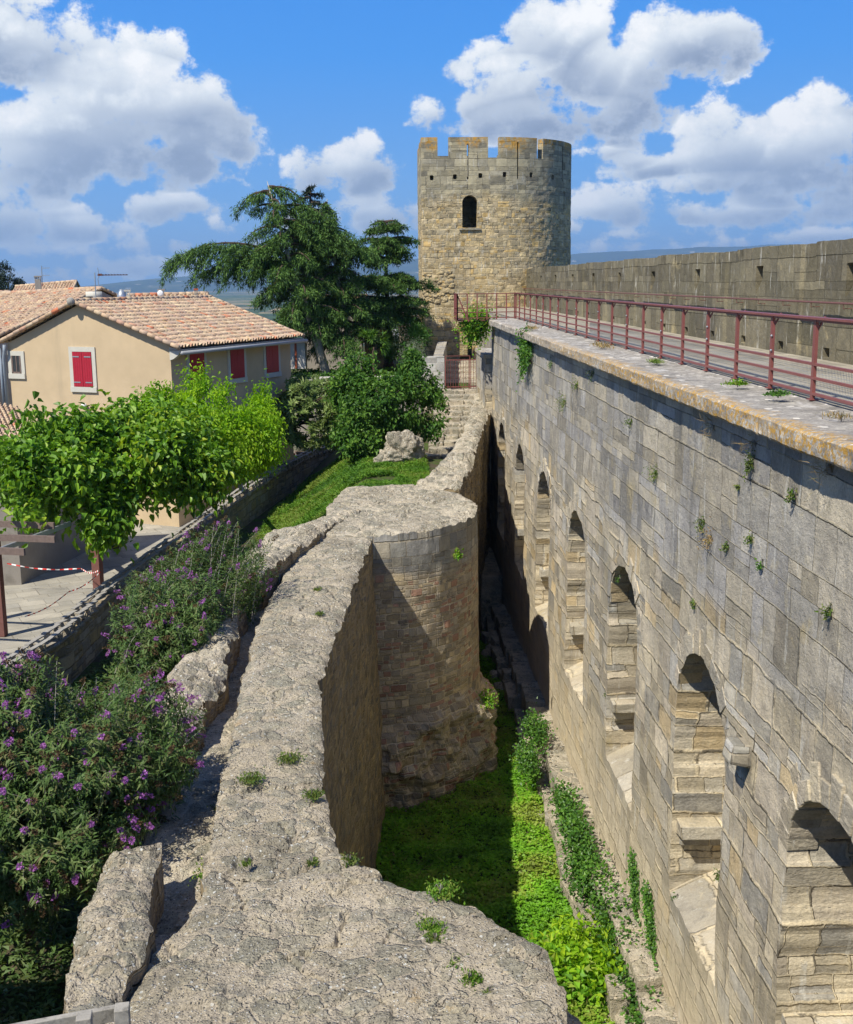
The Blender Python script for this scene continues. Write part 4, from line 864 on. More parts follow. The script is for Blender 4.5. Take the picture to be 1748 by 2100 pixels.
def tile_roof(name, E0, E1, Q0, Q1, parent, pitch=.21, course=.36, seed=0, mat=None):
    E0, E1, Q0, Q1 = [np.array(p, float) for p in (E0, E1, Q0, Q1)]
    nc = max(2, int(round(np.linalg.norm(E1-E0)/pitch))); nr = max(2, int(round(np.linalg.norm(Q0-E0)/course)))
    U = np.arange(nc*8+1)/(nc*8); fr = np.array([0, .02, .97]); Vv = np.concatenate([(k+fr)/nr for k in range(nr)]+[[1.0]]); A, B = np.meshgrid(U, Vv, indexing='ij')
    n = np.cross(E1-E0, Q0-E0); n /= np.linalg.norm(n); n = n if n[2] > 0 else -n
    ci = A*nc; c = np.floor(ci-1e-6); fu = ci-c; bi = np.minimum(np.floor(B*nr+1e-6), nr-1); fv = B*nr-bi
    wob = (_h(c, bi, c*0, seed+1)-.5); h = np.where(fu < .62, .085*np.sqrt(np.clip(1-(fu/.31-1)**2, 0, 1)), -.018)
    h = h + .045*(1-fv)*(1) + .022*wob + .02*fbm(A*nc*.2, B*nr*.2, A*0, 1, 2, seed)
    # the sample on the course line sits on the upper edge of the tile below
    k = (fv < .01) & (bi > 0); h = np.where(k, h-.055, h)
    edge = E0+(E1-E0)*A[..., None]; top = Q0+(Q1-Q0)*A[..., None]; Pp = edge+(top-edge)*(B+.012*wob*(fv < .05))[..., None]+n*h[..., None]
    I = np.arange(A.size).reshape(A.shape); F = np.stack([I[:-1,:-1], I[1:,:-1], I[1:,1:], I[:-1,1:]], -1).reshape(-1, 4)
    cc = np.floor((U[:-1]+U[1:])/2*nc)[:, None]+0*Vv[None, :-1]; rr_ = np.floor((Vv[:-1]+Vv[1:])/2*nr)[None, :]+0*U[:-1, None]
    rn = _h(cc, rr_, cc*0, seed+4).ravel()
    o = npmesh(name, Pp.reshape(-1, 3), F, mat or m_tile, parent, rnd=rn, smooth=True); return o
sl = (apz-ez)/apa                      # roof slope on the right
def rz(a): return apz-(a if a > 0 else 0)*0
tile_roof('roof', hp(-.55,-.28,ez-.55*sl+.12), hp(-.55,HL+.3,ez-.55*sl+.12), hp(apa,-.28,apz+.12), hp(apa,HL+.3,apz+.12), hs)
sl2 = (apz-ez)/(HW-apa)
tile_roof('roof', hp(HW+.4,HL+.3,ez-.4*sl2+.12), hp(HW+.4,-.28,ez-.4*sl2+.12), hp(apa,HL+.3,apz+.12), hp(apa,-.28,apz+.12), hs, seed=9)
def ridge(name, a, c, parent, r=.10, step=.36, mat=None):
    a = np.array(a, float); c = np.array(c, float); n = max(2, int(np.linalg.norm(c-a)/step)); b = MB(); d = (c-a)/n
    for i in range(n): o = np.array((0, 0, random.uniform(-.008, .008))); b.tube([a+d*i+o, a+d*(i+1.12)+o], [r*1.06, r*.9], 10)
    V = np.concatenate(b.V); me = b.build(name, mat or m_tile, parent, smooth=True); rn = np.repeat(RNG.random(n), 12)
    at = me.data.attributes.new('rnd', 'FLOAT', 'FACE'); at.data.foreach_set('value', rn.astype(np.float32)); return me
ridge('ridge_tiles', hp(apa,-.3,apz+.19), hp(apa,HL+.3,apz+.19), hs)
for bb in (-.24, HL+.26):
    ridge('verge_tiles', hp(-.58,bb,ez-.58*sl+.15), hp(apa,bb,apz+.16), hs, .085)
    ridge('verge_tiles', hp(HW+.4,bb,ez-.4*sl2+.15), hp(apa,bb,apz+.16), hs, .085)
MB().ball(hp(apa,-.36,apz+.16), .16, 12, 8).build('ridge_end', m_timber, hs)
b = MB(); b.tube([hp(-.66,-.2,ez-.26), hp(-.66,HL+.35,ez-.26)], .075, 10); b.build('gutter', m_zinc, hs, smooth=True)
b = MB(); b.beam(hp(-.3,-.05,ez-.16), hp(-.3,HL+.2,ez-.16), .6, .05); b.build('soffit', m_timber, hs)
prism([hp(.02,-.03,ez-.55), hp(-.15,-.03,ez-.50), hp(-.38,-.03,ez-.34), hp(-.52,-.03,ez-.14), hp(.02,-.03,ez-.05)], s_*.2, 'eave_corbel', m_frame, hs)
def shutter_window(on, px0, py0, px1, py1, side, frame=.17, shut=True, name='window'):
    a0, z1 = on(px0, py0); a1, z0 = on(px1, py1)
    if a0 > a1: a0, a1 = a1, a0
    z1 = max(z1, on(px1, py0)[1]); z0 = min(z0, on(px0, py1)[1])
    out = -s_ if side == 'g' else -g_; ax = g_ if side == 'g' else s_
    base = A0*1.0; base[2] = 0
    pt = lambda a, z, o: base+ax*a+out*o+np.array((0, 0, z))
    an = math.atan2(ax[1], ax[0])
    def slab(a0, a1, z0, z1, o, th, b): c = pt((a0+a1)/2, (z0+z1)/2, o); b.box(c, (abs(a1-a0), th, z1-z0), rz=an); return b
    fr = MB(); f = frame
    slab(a0-f, a1+f, z1, z1+f*1.1, .015, .07, fr); slab(a0-f, a1+f, z0-f*1.2, z0, .03, .10, fr); slab(a0-f, a0, z0, z1, .015, .07, fr); slab(a1, a1+f, z0, z1, .015, .07, fr)
    w = empty(name, pt((a0+a1)/2, z0, 0), None, None); w.parent = hs; w.location = w.location-hs.location
    class Off: pass
    def put(bld, nm, m):
        o = bld.build(nm, m, None); o.parent = w; o.location = -(w.location+hs.location); return o
    put(fr, 'surround', m_frame)
    if shut:
        mid = (a0+a1)/2
        for u, v in ((a0+.01, mid-.006), (mid+.006, a1-.01)):
            b = MB(); nb = 4
            for k in range(nb): slab(u+(v-u)*k/nb+.003, u+(v-u)*(k+1)/nb-.003, z0+.01, z1-.01, .05, .035, b)
            put(b, 'shutter', m_shutter)
            for zz in (z0+.16, z1-.22):
                b = MB(); slab(u+.02 if u < mid-.01 else u+.12, v-.12 if u < mid-.01 else v-.02, zz, zz+.045, .075, .012, b); put(b, 'strap_hinge', m_greyplast if side == 'g' else m_shutter)
    else:
        b = MB(); slab(a0, a1, z0, z1, -.14+.16, .02, b); put(b, 'pane', m_glass)
        b = MB(); slab(a0+.02, a0+.09, z0, z1, .03, .03, b); slab(a1-.07, a1, z0, z1, .03, .03, b); slab(a0, a1, z0, z0+.07, .03, .03, b); slab((a0+a1)/2-.02, (a0+a1)/2+.02, z0, z1, .03, .03, b); put(b, 'casement', m_brownwood)
shutter_window(on_gable, 148.5, 721.6, 192.5, 792.6, 'g', .17)
shutter_window(on_gable, 23, 729.6, 45.7, 765.6, 'g', .17, False)
shutter_window(on_side, 385, 713, 418.5, 790, 's', .17)
shutter_window(on_side, 468.5, 704, 499.5, 773.5, 's', .17)
shutter_window(on_side, 542, 696, 569.5, 762, 's', .17)
a, z = on_gable(177, 831); gl = empty('wall_lamp', hp(a, -.05, z), 'small white globe lamp on the ochre gable wall below the shuttered window', 'lamp')
MB().ball(hp(a, -.16, z), .11, 16, 10).build('globe', m_white, gl, smooth=True); MB().tube([hp(a+.0,-.02,z-.14), hp(a,-.12,z-.14), hp(a,-.16,z-.09)], .03, 8).build('bracket', m_dark, gl)
pi = empty('downpipe', hp(HW+.1,-.1,-9), 'pair of grey downpipes at the left end of the ochre gable', 'drainpipe')
MB().tube([hp(HW-.02,-.2,-2.35), hp(HW-.02,-.22,-2.6), hp(HW+.12,-.14,-2.9), hp(HW+.10,-.14,-4.9)], .07, 10).build('pipe', m_pipe, pi, smooth=True)
MB().tube([hp(HW+.28,-.16,-2.5), hp(HW+.28,-.16,-4.9)], .06, 10).build('pipe', m_pipe, pi, smooth=True)

# neighbouring roofs
def pitched(label, Ra, Rb, sd, run, drop, run2, drop2, wallm, zb, name='house', seed=1):
    """ridge Ra-Rb, near slope falls along sd, far slope the other way"""
    Ra, Rb = np.array(Ra, float), np.array(Rb, float); sd = np.array(sd, float)
    h = empty(name, ((Ra+Rb)/2*np.array((1,1,0)))+np.array((0,0,zb)), label, 'house')
    Ea, Eb = Ra+sd*run-np.array((0,0,drop)), Rb+sd*run-np.array((0,0,drop)); Fa, Fb = Ra-sd*run2-np.array((0,0,drop2)), Rb-sd*run2-np.array((0,0,drop2))
    tile_roof('roof', Ea, Eb, Ra, Rb, h, seed=seed); tile_roof('roof', Fb, Fa, Rb, Ra, h, seed=seed+1)
    ridge('ridge_tiles', Ra+np.array((0,0,.06)), Rb+np.array((0,0,.06)), h, .11)
    ridge('verge_tiles', Eb+np.array((0,0,.05)), Rb+np.array((0,0,.05)), h, .09); ridge('verge_tiles', Fb+np.array((0,0,.05)), Rb+np.array((0,0,.05)), h, .09)
    i = .12; q1 = lambda p, z=None: np.array((p[0], p[1], p[2]-i if z is None else z)); e1, e2 = Eb-sd*.3, Fb+sd*.3
    prism([q1(e1, zb), q1(e1), q1(Rb), q1(e2), q1(e2, zb)], (Ra-Rb)*.985, 'wall', wallm, h); return h
Rb = atY(208, 593, 64); Ra = Rb+g_*13+np.array((0,0,-.45))
pitched('long tiled roof of the neighbouring house behind the ochre gable', Ra, Rb, -s_, 9.5, 2.6, 5, 1.6, m_plasterg, -9.2, seed=21)
Rb = atY(156, 578, 86); Ra = atY(31, 589, 86)
n2 = pitched('far roof with a tall block chimney on the skyline', Ra, Rb, (.1,-.99,0), 5, 1.5, 4, 1.3, m_plaster, -9.2, seed=31)
Rb = atY(20, 600, 78); Ra = atY(-90, 603, 76); pitched('low corrugated ridge at the far left below the cypress', Ra, Rb, (.05,-.99,0), 3, .9, 3, .9, m_plasterg, -9.2, seed=35)
Rb = atY(425, 604, 62); Ra = atY(262, 608, 61); pitched('yellowish tiled roof just visible behind the ridge of the ochre house', Ra, Rb, (.05,-.99,0), 3, 1.0, 4, 1.2, m_plasterg, -9.2, seed=41)
def chimney(px0, py0, px1, py1, Y, label, h=2.0, cap=True, mat=None, slots=True):
    p0 = atY(px0, py0, Y); p1 = atY(px1, py1, Y); wd = float(p1[0]-p0[0]); c = empty('chimney', ((p0[0]+p1[0])/2, Y, p0[2]-h), label, 'chimney'); x = (p0[0]+p1[0])/2; zt = p0[2]
    MB().box((x, Y, zt-.25-h/2), (wd*.86, wd*.8, h), rz=.2).build('stack', mat or m_plasterg, c, bevel=.02)
    if cap:
        b = MB()
        for dx in (-.38, -.13, .13, .38): b.box((x+dx*wd, Y-.02, zt-.17), (wd*.13, wd*.7, .16), rz=.2)
        b.build('cap_pillars', mat or m_plasterg, c); MB().box((x, Y, zt-.05), (wd, wd*.95, .09), rz=.2).build('cap', mat or m_terra, c)
    return c
chimney(69.5, 565.6, 84.8, 587, 82, 'square grey block chimney standing high on the far roof', 2.2, True, m_plasterg)
chimney(249, 594, 268, 612, 60, 'pale chimney with slotted top next to a metal cowl', 2.0, True, m_frame)
chimney(322, 592.5, 337.5, 606, 60.5, 'small chimney carrying a white satellite dish', 1.8, True, m_plasterg)
chimney(396.5, 591.5, 406, 604, 61, 'narrow chimney with a red cap nearest the big cedar', 1.8, True)
p = atY(192, 607, 57.5); c = empty('chimney', (p[0], p[1], p[2]-.9), 'rounded concrete chimney hood straddling the neighbouring ridge', 'chimney'); MB().box((p[0], p[1], p[2]-.55), (.75, .6, 1.0), rz=.3).build('stack', m_plasterg, c, bevel=.08); MB().tube([p+np.array((-.36,-.1,.0)), p+np.array((.36,.1,0))], .22, 10).build('hood', m_frame, c, smooth=True); MB().box((p[0]-.15, p[1]-.33, p[2]-.12), (.28,.1,.2), rz=.3).build('flue_opening', m_dark, c)
p = atY(249, 606, 58); tag(MB().tube([p+np.array((0,0,-.5)), p+np.array((0,0,0)), p+np.array((0,0,.3))], [.24,.22,.07], 14).build('chimney_cowl', m_galv, smooth=True), 'conical metal chimney cowl beside the pale slotted chimney', 'cowl')
p = atY(328, 601.5, 60); tag(MB().ball(p, .15, 16, 8, sc=(1, .25, 1)).build('satellite_dish', m_white, smooth=True), 'small white satellite dish fixed to a chimney behind the ridge', 'satellite dish')
an = empty('antenna', atY(195, 614, 57), 'tall rooftop aerial mast with a long comb of short elements pointing right', 'antenna')
MB().tube([atY(196, 614, 57), atY(193.5, 559, 57)], .028, 6).build('mast', m_galv, an); MB().tube([atY(202, 586, 57), atY(200, 572, 57), atY(202.5, 566, 57), atY(199.5, 549, 57)], .018, 6).build('bent_rod', m_galv, an)
MB().beam(atY(199, 565, 57), atY(260.5, 564, 57), .022, .022).build('boom', m_rusty, an)
b = MB()
for k in range(10): x = 204+k*6.1; b.beam(atY(x, 564.4, 57)+np.array((0,-.2,.02)), atY(x, 564.4, 57)+np.array((0,.2,.02)), .018, .05)
b.box(atY(204, 563.5, 57), (.18, .1, .1)); b.build('elements', m_rusty, an)
an = empty('antenna', atY(86, 587, 82), 'rooftop aerial with two horizontal arms beside the block chimney', 'antenna')
MB().tube([atY(86, 586, 82), atY(84.5, 545.5, 82)], .03, 6).build('mast', m_galv, an)
for y in (550, 565): MB().beam(atY(84.5, y, 82), atY(101.5, y-.5, 82), .03, .03).build('arm', m_galv, an)
b = MB()
for y in (550, 565):
    for x in (86, 89, 93, 98): b.beam(atY(x, y-2.2, 82), atY(x, y+2.2, 82), .012, .012)
b.build('elements', m_galv, an)
# building at the left edge with its own tiled roof
e0 = atY(66, 902, 37.5); e1 = atY(7, 919, 36.0); r1 = atY(-60, 815, 41.5); r0 = atY(40, 838, 43.5); lh = empty('outbuilding', (-11.6, 40, ZP), 'low grey outbuilding with a tiled roof at the left edge below the house', 'house')
tile_roof('roof', e1+(e1-e0)*.5, e0, r1+(r1-r0)*.3, r0, lh, seed=51); MB().tube([e1+(e1-e0)*.5+np.array((0,-.1,-.05)), e0+np.array((0,-.1,-.05))], .07, 8).build('gutter', m_zinc, lh, smooth=True)
dd = (e1-e0)/np.linalg.norm(e1-e0); w0 = e1-dd*.2+np.array((0,.3,-.2)); prism([(w0[0], w0[1], ZP), (w0[0], w0[1], w0[2]), (w0[0]-4.5, w0[1]-.8, w0[2]), (w0[0]-4.5, w0[1]-.8, ZP)], (1.0, 5.0, 0), 'wall', m_plasterg, lh)

# ------------------------------------------------------------------ foliage
def unit(v): return v/np.maximum(np.linalg.norm(v, axis=-1, keepdims=True), 1e-9)
def leafmesh(name, P, D, Nn, L, Wd, mat, parent=None, fold=.22, droop=.25, rnd=None, kite=False, wide=.4):
    n = len(P); L = np.broadcast_to(L, n)[:, None]; Wd = np.broadcast_to(Wd, n)[:, None]; D = unit(D); S_ = unit(np.cross(D, Nn)); U_ = np.cross(S_, D)
    tip = P+D*L-U_*L*droop
    if kite:
        m_ = P+D*L*wide; V = np.stack([P, m_+S_*Wd/2+U_*Wd*fold, tip, m_-S_*Wd/2+U_*Wd*fold], 1); F = np.arange(n*4).reshape(n, 4)
        return npmesh(name, V.reshape(-1, 3), F, mat, parent, rnd=rnd if rnd is not None else RNG.random(n))
    m1 = P+D*L*.22; m2 = P+D*L*.62-U_*L*droop*.35
    V = np.stack([P, m1+S_*Wd*.48+U_*Wd*fold, m2+S_*Wd*.38+U_*Wd*fold, tip, m2-S_*Wd*.38+U_*Wd*fold, m1-S_*Wd*.48+U_*Wd*fold], 1)
    i = np.arange(n)[:, None]*6; F = np.concatenate([i+np.array([[0, 1, 2, 3]]), i+np.array([[0, 3, 4, 5]])], 1).reshape(-1, 4)
    r_ = rnd if rnd is not None else RNG.random(n); return npmesh(name, V.reshape(-1, 3), F, mat, parent, rnd=np.repeat(r_, 2))
def rdir(n): return unit(RNG.normal(size=(n, 3)))
def shell(E, n, depth=.35, gap=0.0, gf=1.2, seed=0, low=-1.0, keepin=.66, lump=.32):
    """points near the outer surface of a union of ellipsoids E=[(centre, radii)]"""
    C = np.array([e[0] for e in E], float); Rr = np.array([e[1] for e in E], float); wgt = (Rr[:,0]*Rr[:,1]+Rr[:,1]*Rr[:,2]+Rr[:,0]*Rr[:,2]); out = []; nor = []; got = 0
    while got < n:
        m = n*2; k = RNG.choice(len(E), m, p=wgt/wgt.sum()); d = rdir(m); r_ = 1-depth*RNG.random(m)**1.6; P = C[k]+d*Rr[k]*r_[:, None]; P = P+d*(lump*Rr[k].mean(1)*fbm(P[:,0], P[:,1], P[:,2], .9/max(.6, Rr.mean()), 3, seed+50)*1.6)[:, None]
        ok = d[:, 2] > low
        for c, rr_ in zip(C, Rr): ok &= (np.linalg.norm((P-c)/rr_, axis=1) > keepin)
        if gap: ok &= fbm(P[:,0], P[:,1], P[:,2], gf, 3, seed) > gap
        nn = unit(d/Rr[k]); out.append(P[ok]); nor.append(nn[ok]); got += ok.sum()
    return np.concatenate(out)[:n], np.concatenate(nor)[:n]
def ell(px, py, Y, rx, ry, rd): return (atY(px, py, Y), (rx*Y/2400, rd, ry*Y/2400))
def clusters(P, Nn, k, spread):
    C = np.repeat(P, k, 0); N2 = np.repeat(Nn, k, 0); return C+RNG.normal(size=C.shape)*spread, N2
def limbs(name, base, tips, rad, parent, mat=None, bend=.35, n=7):
    b = MB()
    for t in tips:
        t = np.array(t, float); base_ = np.array(base, float); mid = base_+(t-base_)*.5+np.array((random.uniform(-bend,bend), random.uniform(-bend,bend), random.uniform(0,bend)))
        b.tube([base_, (base_+mid)/2+np.array((0,0,.1)), mid, (mid+t)/2, t], [rad, rad*.8, rad*.6, rad*.4, rad*.15], n)
    return b.build(name, mat or m_bark, parent, smooth=True)
def trunk(base, top, r0, r1, parent, mat=None, lean=.1):
    b = np.array(base, float); t = np.array(top, float); pts = [b+(t-b)*k/6+np.array((math.sin(k*1.3)*lean*.5*(k > 0), math.cos(k*1.7)*lean*.4*(k > 0), 0)) for k in range(7)]
    MB().tube([b-np.array((0,0,.3))]+pts, [r0*1.3]+[r0+(r1-r0)*k/6 for k in range(7)], 12).build('trunk', mat or m_bark, parent, smooth=True)

lm_cat = leaf_mat('catalpa_leaf', [(.06,.14,.010), (.10,.22,.014), (.14,.29,.02), (.22,.37,.025), (.36,.44,.035)], .32, .45, .35)
lm_box = leaf_mat('maple_leaf', [(.13,.28,.012), (.20,.38,.015), (.28,.46,.02), (.40,.55,.03)], .45, .5)
lm_loq = leaf_mat('loquat_leaf', [(.09,.14,.035), (.14,.21,.055), (.22,.30,.09), (.34,.40,.18)], .25, .42, .4)
lm_fig = leaf_mat('fig_leaf', [(.03,.09,.014), (.06,.15,.022), (.10,.21,.03), (.17,.30,.04)], .3, .5)
lm_ced = leaf_mat('cedar_needles', [(.020,.052,.012), (.05,.11,.022), (.095,.185,.036), (.16,.27,.055)], .10, .6, .2)
lm_cedd = leaf_mat('fir_needles', [(.012,.026,.018), (.02,.038,.024), (.035,.06,.035)], .08, .6, .2)
lm_bud = leaf_mat('buddleia_leaf', [(.035,.07,.016), (.06,.115,.024), (.09,.16,.04), (.16,.21,.07), (.12,.085,.04)], .22, .55)
lm_flower = leaf_mat('buddleia_flower', [(.24,.08,.32), (.38,.14,.46), (.50,.22,.56), (.30,.09,.34)], .25, .7)
lm_dead = leaf_mat('dead_flower', [(.09,.06,.03), (.15,.095,.045), (.06,.045,.025)], .1, .9)
lm_ivy = leaf_mat('ivy_leaf', [(.03,.09,.012), (.05,.14,.018), (.085,.20,.025), (.13,.26,.03)], .25, .45, .35)
lm_wallp = leaf_mat('wall_plant_leaf', [(.05,.10,.02), (.09,.16,.03), (.14,.20,.04), (.22,.23,.06)], .25, .6)
lm_weed = leaf_mat('ditch_weed_leaf', [(.08,.19,.015), (.12,.29,.02), (.16,.37,.022), (.22,.43,.03), (.30,.38,.06), (.16,.22,.04)], .35, .5)
lm_grass = leaf_mat('grass_blade', [(.06,.13,.02), (.09,.18,.025), (.15,.22,.04), (.30,.27,.11)], .3, .6)
lm_dry = leaf_mat('dry_grass', [(.30,.20,.09), (.40,.29,.14), (.22,.15,.07), (.20,.20,.06)], .2, .8)
lm_olive = leaf_mat('olive_leaf', [(.10,.135,.085), (.16,.20,.13), (.22,.26,.18)], .15, .6)
lm_pine = leaf_mat('pine_needle', [(.05,.14,.02), (.08,.20,.03), (.12,.27,.04)], .25, .6)
UP = np.array((0, 0, 1.0))

def broadleaf(name, label, cat, base, E, nclu, k, spread, L, Wd, mat, tr, droop=.35, down=.5, gap=-.15, group=None, trunkmat=None, tips=16, trad=.12, rndbias=0, depth=.45, kite=False, whorl=False, seed=0, fork=None, low=-1):
    t = empty(name, base, label, cat, group)
    P, Nn = shell(E, nclu, depth, gap, 1.1, seed, low); cr_ = RNG.random(nclu)
    if whorl:
        C = np.repeat(P, k, 0); ax = np.repeat(unit(Nn+UP*.5+RNG.normal(size=P.shape)*.25), k, 0); rd = rdir(len(C)); rd = unit(rd-ax*np.sum(rd*ax, 1, keepdims=True)); D = unit(rd*.85+ax*(.15+.6*RNG.random((len(C), 1)))); C = C+RNG.normal(size=C.shape)*spread*.3; NN = ax
    else:
        C, N2 = clusters(P, Nn, k, spread); D = unit(N2*.55+rdir(len(C))*.75-UP*down); NN = unit(N2*.5+UP*.9+rdir(len(C))*.45)
    r_ = np.clip(np.repeat(cr_, k)*.65+RNG.random(len(C))*.45-.05+rndbias, 0, 1)
    leafmesh('crown', C, D, NN, L*(.45+.85*RNG.random(len(C))), Wd*(.5+.75*RNG.random(len(C))), mat, t, droop=droop, rnd=r_, kite=kite)
    if tr is not None: trunk(base, tr, trad, trad*.6, t, trunkmat); root = tr
    else: root = np.array(base)+np.array((0,0,.2))
    idx = RNG.choice(len(P), tips, replace=False); limbs('branches', root, P[idx]-Nn[idx]*.1, trad*.5, t, trunkmat); return t

# catalpas on the terrace
Yc = 31.0
Ecat = [ell(105, 985, 31.5, 95, 66, 1.4), ell(30, 980, 31, 52, 62, .9), ell(165, 915, 33, 82, 46, 1.2), ell(42, 845, 32, 17, 34, .35), ell(90, 895, 33, 42, 32, .7), ell(85, 1050, 30, 52, 26, .7), ell(205, 1035, 31, 42, 38, .8)]
broadleaf('catalpa_tree', 'broad leaved catalpa nearest the pergola, crown reaching the left edge', 'tree', atZ(196, 1135, ZP), Ecat, 300, 38, .27, .23, .18, lm_cat, atZ(196, 1075, -6.9), trad=.15, gap=.04, group='catalpa trees on the terrace', rndbias=-.08)
Ecat2 = [ell(320, 965, 32.5, 95, 66, 1.3), ell(390, 975, 32.5, 58, 48, 1.0), ell(270, 1020, 31, 58, 45, .9), ell(255, 880, 34, 65, 45, 1.0), ell(340, 900, 34, 66, 42, 1.0), ell(215, 1075, 31, 24, 20, .4)]
broadleaf('catalpa_tree', 'broad leaved catalpa with yellowing leaves on a curved trunk beside the plaza', 'tree', atZ(236, 1122, ZP), Ecat2, 280, 38, .27, .21, .16, lm_cat, atZ(228, 1060, -6.9), trad=.14, gap=.04, group='catalpa trees on the terrace', seed=3, rndbias=.03)
Eb = [ell(445, 900, 36, 92, 62, 1.3), ell(530, 895, 36.5, 46, 72, .9), ell(400, 820, 37, 24, 62, .4), ell(455, 835, 36.5, 26, 50, .4), ell(537, 838, 37, 20, 48, .4), ell(330, 835, 37.5, 34, 38, .6), ell(465, 945, 35.5, 52, 36, .9), ell(360, 865, 37, 60, 40, .9), ell(500, 845, 36.5, 20, 38, .35), ell(290, 850, 38, 30, 26, .5), ell(430, 850, 36, 22, 42, .4)]
broadleaf('maple_tree', 'yellow green leafy young tree with upright shoots in front of the ochre house', 'tree', atZ(480, 985, ZP), Eb, 420, 60, .17, .12, .075, lm_box, atY(470, 960, 37.5), trad=.12, gap=-.1, down=.7, depth=.5)
El = [ell(640, 835, 51.3, 70, 62, 1.2), ell(632, 785, 51.8, 44, 38, .8), ell(695, 845, 50.5, 40, 52, .9), ell(600, 848, 51.8, 32, 44, .7), ell(645, 885, 50.8, 52, 28, .8), ell(608, 882, 51.8, 30, 26, .6), ell(690, 890, 51, 28, 24, .6)]
broadleaf('loquat_shrub', 'grey green evergreen shrub with leathery whorled leaves left of the larger bush', 'shrub', (-4.75, 55.6, -9.33), El, 1100, 14, .12, .28, .075, lm_loq, (-4.3, 53.0, -6.4), trad=.12, gap=-.05, whorl=True, depth=.35, droop=.1)
Ef = [ell(790, 825, 48.5, 80, 60, 1.2), ell(770, 765, 50, 60, 34, .9), ell(738, 860, 47.5, 46, 48, .8), ell(862, 790, 49.5, 36, 40, .8), ell(875, 860, 49, 30, 36, .6), ell(742, 905, 47, 32, 28, .6), ell(712, 800, 49, 32, 34, .7), ell(885, 825, 49, 24, 24, .5), ell(835, 742, 50, 28, 20, .5)]
broadleaf('fig_bush', 'large rounded mid green bush beside the stone stairs', 'shrub', (.6, 49.5, -8.0), Ef, 820, 24, .16, .17, .12, lm_fig, (.6, 49.3, -6.6), trad=.12, gap=-.02, depth=.5)
broadleaf('pine_bush', 'bright feathery green bush between the dark trunk and the tower', 'shrub', (1.1, 70, -4.9), [ell(835, 705, 70, 34, 34, 1.2), ell(855, 695, 69, 20, 22, .8), ell(808, 715, 70, 22, 26, .8)], 420, 26, .16, .22, .04, lm_pine, None, tips=8, trad=.06, gap=-.2, kite=True, down=-.5)
broadleaf('olive_bush', 'silvery olive bush against the foot of the tower', 'shrub', (1.9, 66, -5), [ell(850, 728, 66, 20, 26, .8), ell(835, 740, 65, 14, 18, .6)], 200, 30, .15, .12, .03, lm_olive, None, tips=6, trad=.05, gap=-.2, kite=True)
# small palm
t = empty('palm', (-.6, 64, -5.2), 'small fan palm growing beside the dark cedar trunk', 'palm'); pc = atY(766, 712, 64); P = []; D = []
for i in range(26):
    a = random.uniform(0, 6.28); e = random.uniform(-.2, 1.1); d = np.array((math.cos(a)*math.cos(e), math.sin(a)*math.cos(e), math.sin(e))); c = pc+d*.75
    for k in range(14): u = unit((d+np.array(rdir(1)[0])*.7)); P.append(c); D.append(u)
leafmesh('fronds', np.array(P), np.array(D), np.tile(UP, (len(P), 1))+rdir(len(P))*.3, .5, .05, lm_fig, t, kite=True, droop=.3); trunk((pc[0], 64, -5.2), pc, .12, .1, t)

# cedars
def cedar(name, label, base, H, limbs_, mat, trmat, tr_r=.3, dens=1.0, strand=.5, flat=.0, seed=0, trunktop=None, blade=(.26,.045), group=None):
    rg = np.random.default_rng(seed); t = empty(name, base, label, 'tree', group); base = np.array(base, float); top = np.array(trunktop if trunktop is not None else base+np.array((0, 0, H)), float)
    trunk(base, top, tr_r, .015, t, trmat, .12); bm = MB(); PP = []; DD = []; RR = []
    for (h, az_, Ln, rise, drp) in limbs_:
        f = h/H; o = base+(top-base)*f; hd = np.array((math.cos(az_), math.sin(az_), 0)); lat = np.array((-hd[1], hd[0], 0)); n = 9; pts = []
        for i in range(n+1):
            u = i/n; pts.append(o+hd*Ln*u+UP*(rise*math.sin(u*math.pi*.5)*Ln-drp*Ln*u**2.4)+lat*.12*Ln*math.sin(u*3+az_*5)*.4)
        pts = np.array(pts); bm.tube(pts[::1], [max(.012, .10*tr_r/.3*(1-i/n)+.012) for i in range(n+1)], 5)
        nsub = max(6, int(Ln*8*dens))
        for j in range(nsub):
            u = .12+.88*(j+rg.random())/nsub; k = min(int(u*n), n-1); p = pts[k]+(pts[k+1]-pts[k])*(u*n-k); side = 1 if j % 2 else -1
            sl_ = (.22+.30*(1-u))*Ln*(.6+.6*rg.random()); sl_ = min(sl_, 1.9); sd = unit((lat*side*(.9)+hd*.65+rg.normal(size=3)*.22)[None])[0]
            ns = max(4, int(sl_*13*dens))
            w_ = (np.arange(ns)+rg.random(ns))/ns; q_ = p+sd*(w_*sl_)[:, None]-UP*((w_**2)*sl_*(.25+strand*.5))[:, None]
            for m in range(ns):
                hang = strand*(.15+.55*rg.random()); nb = 5+int(hang*9)
                v = rg.random(nb); off = rg.normal(size=(nb, 3))*np.array((.07, .07, .035)); pos = q_[m]+off-UP*(v*hang)[:, None]
                d = sd*.5+rg.normal(size=(nb, 3))*.55-UP*(.25+.9*strand*v)[:, None]+UP*flat
                PP.append(pos); DD.append(d); RR.append(np.clip(.55-.5*v+.35*rg.normal(size=nb)*.6+.15, 0, 1))
    PP = np.concatenate(PP); DD = np.concatenate(DD); RR = np.concatenate(RR)
    leafmesh('crown', PP, DD, np.tile(UP, (len(PP), 1))+rg.normal(size=PP.shape)*.5, blade[0]*(.7+.6*rg.random(len(PP))), blade[1], mat, t, kite=True, droop=.15, rnd=RR); bm.build('branches', m_bark, t); return t, len(PP)
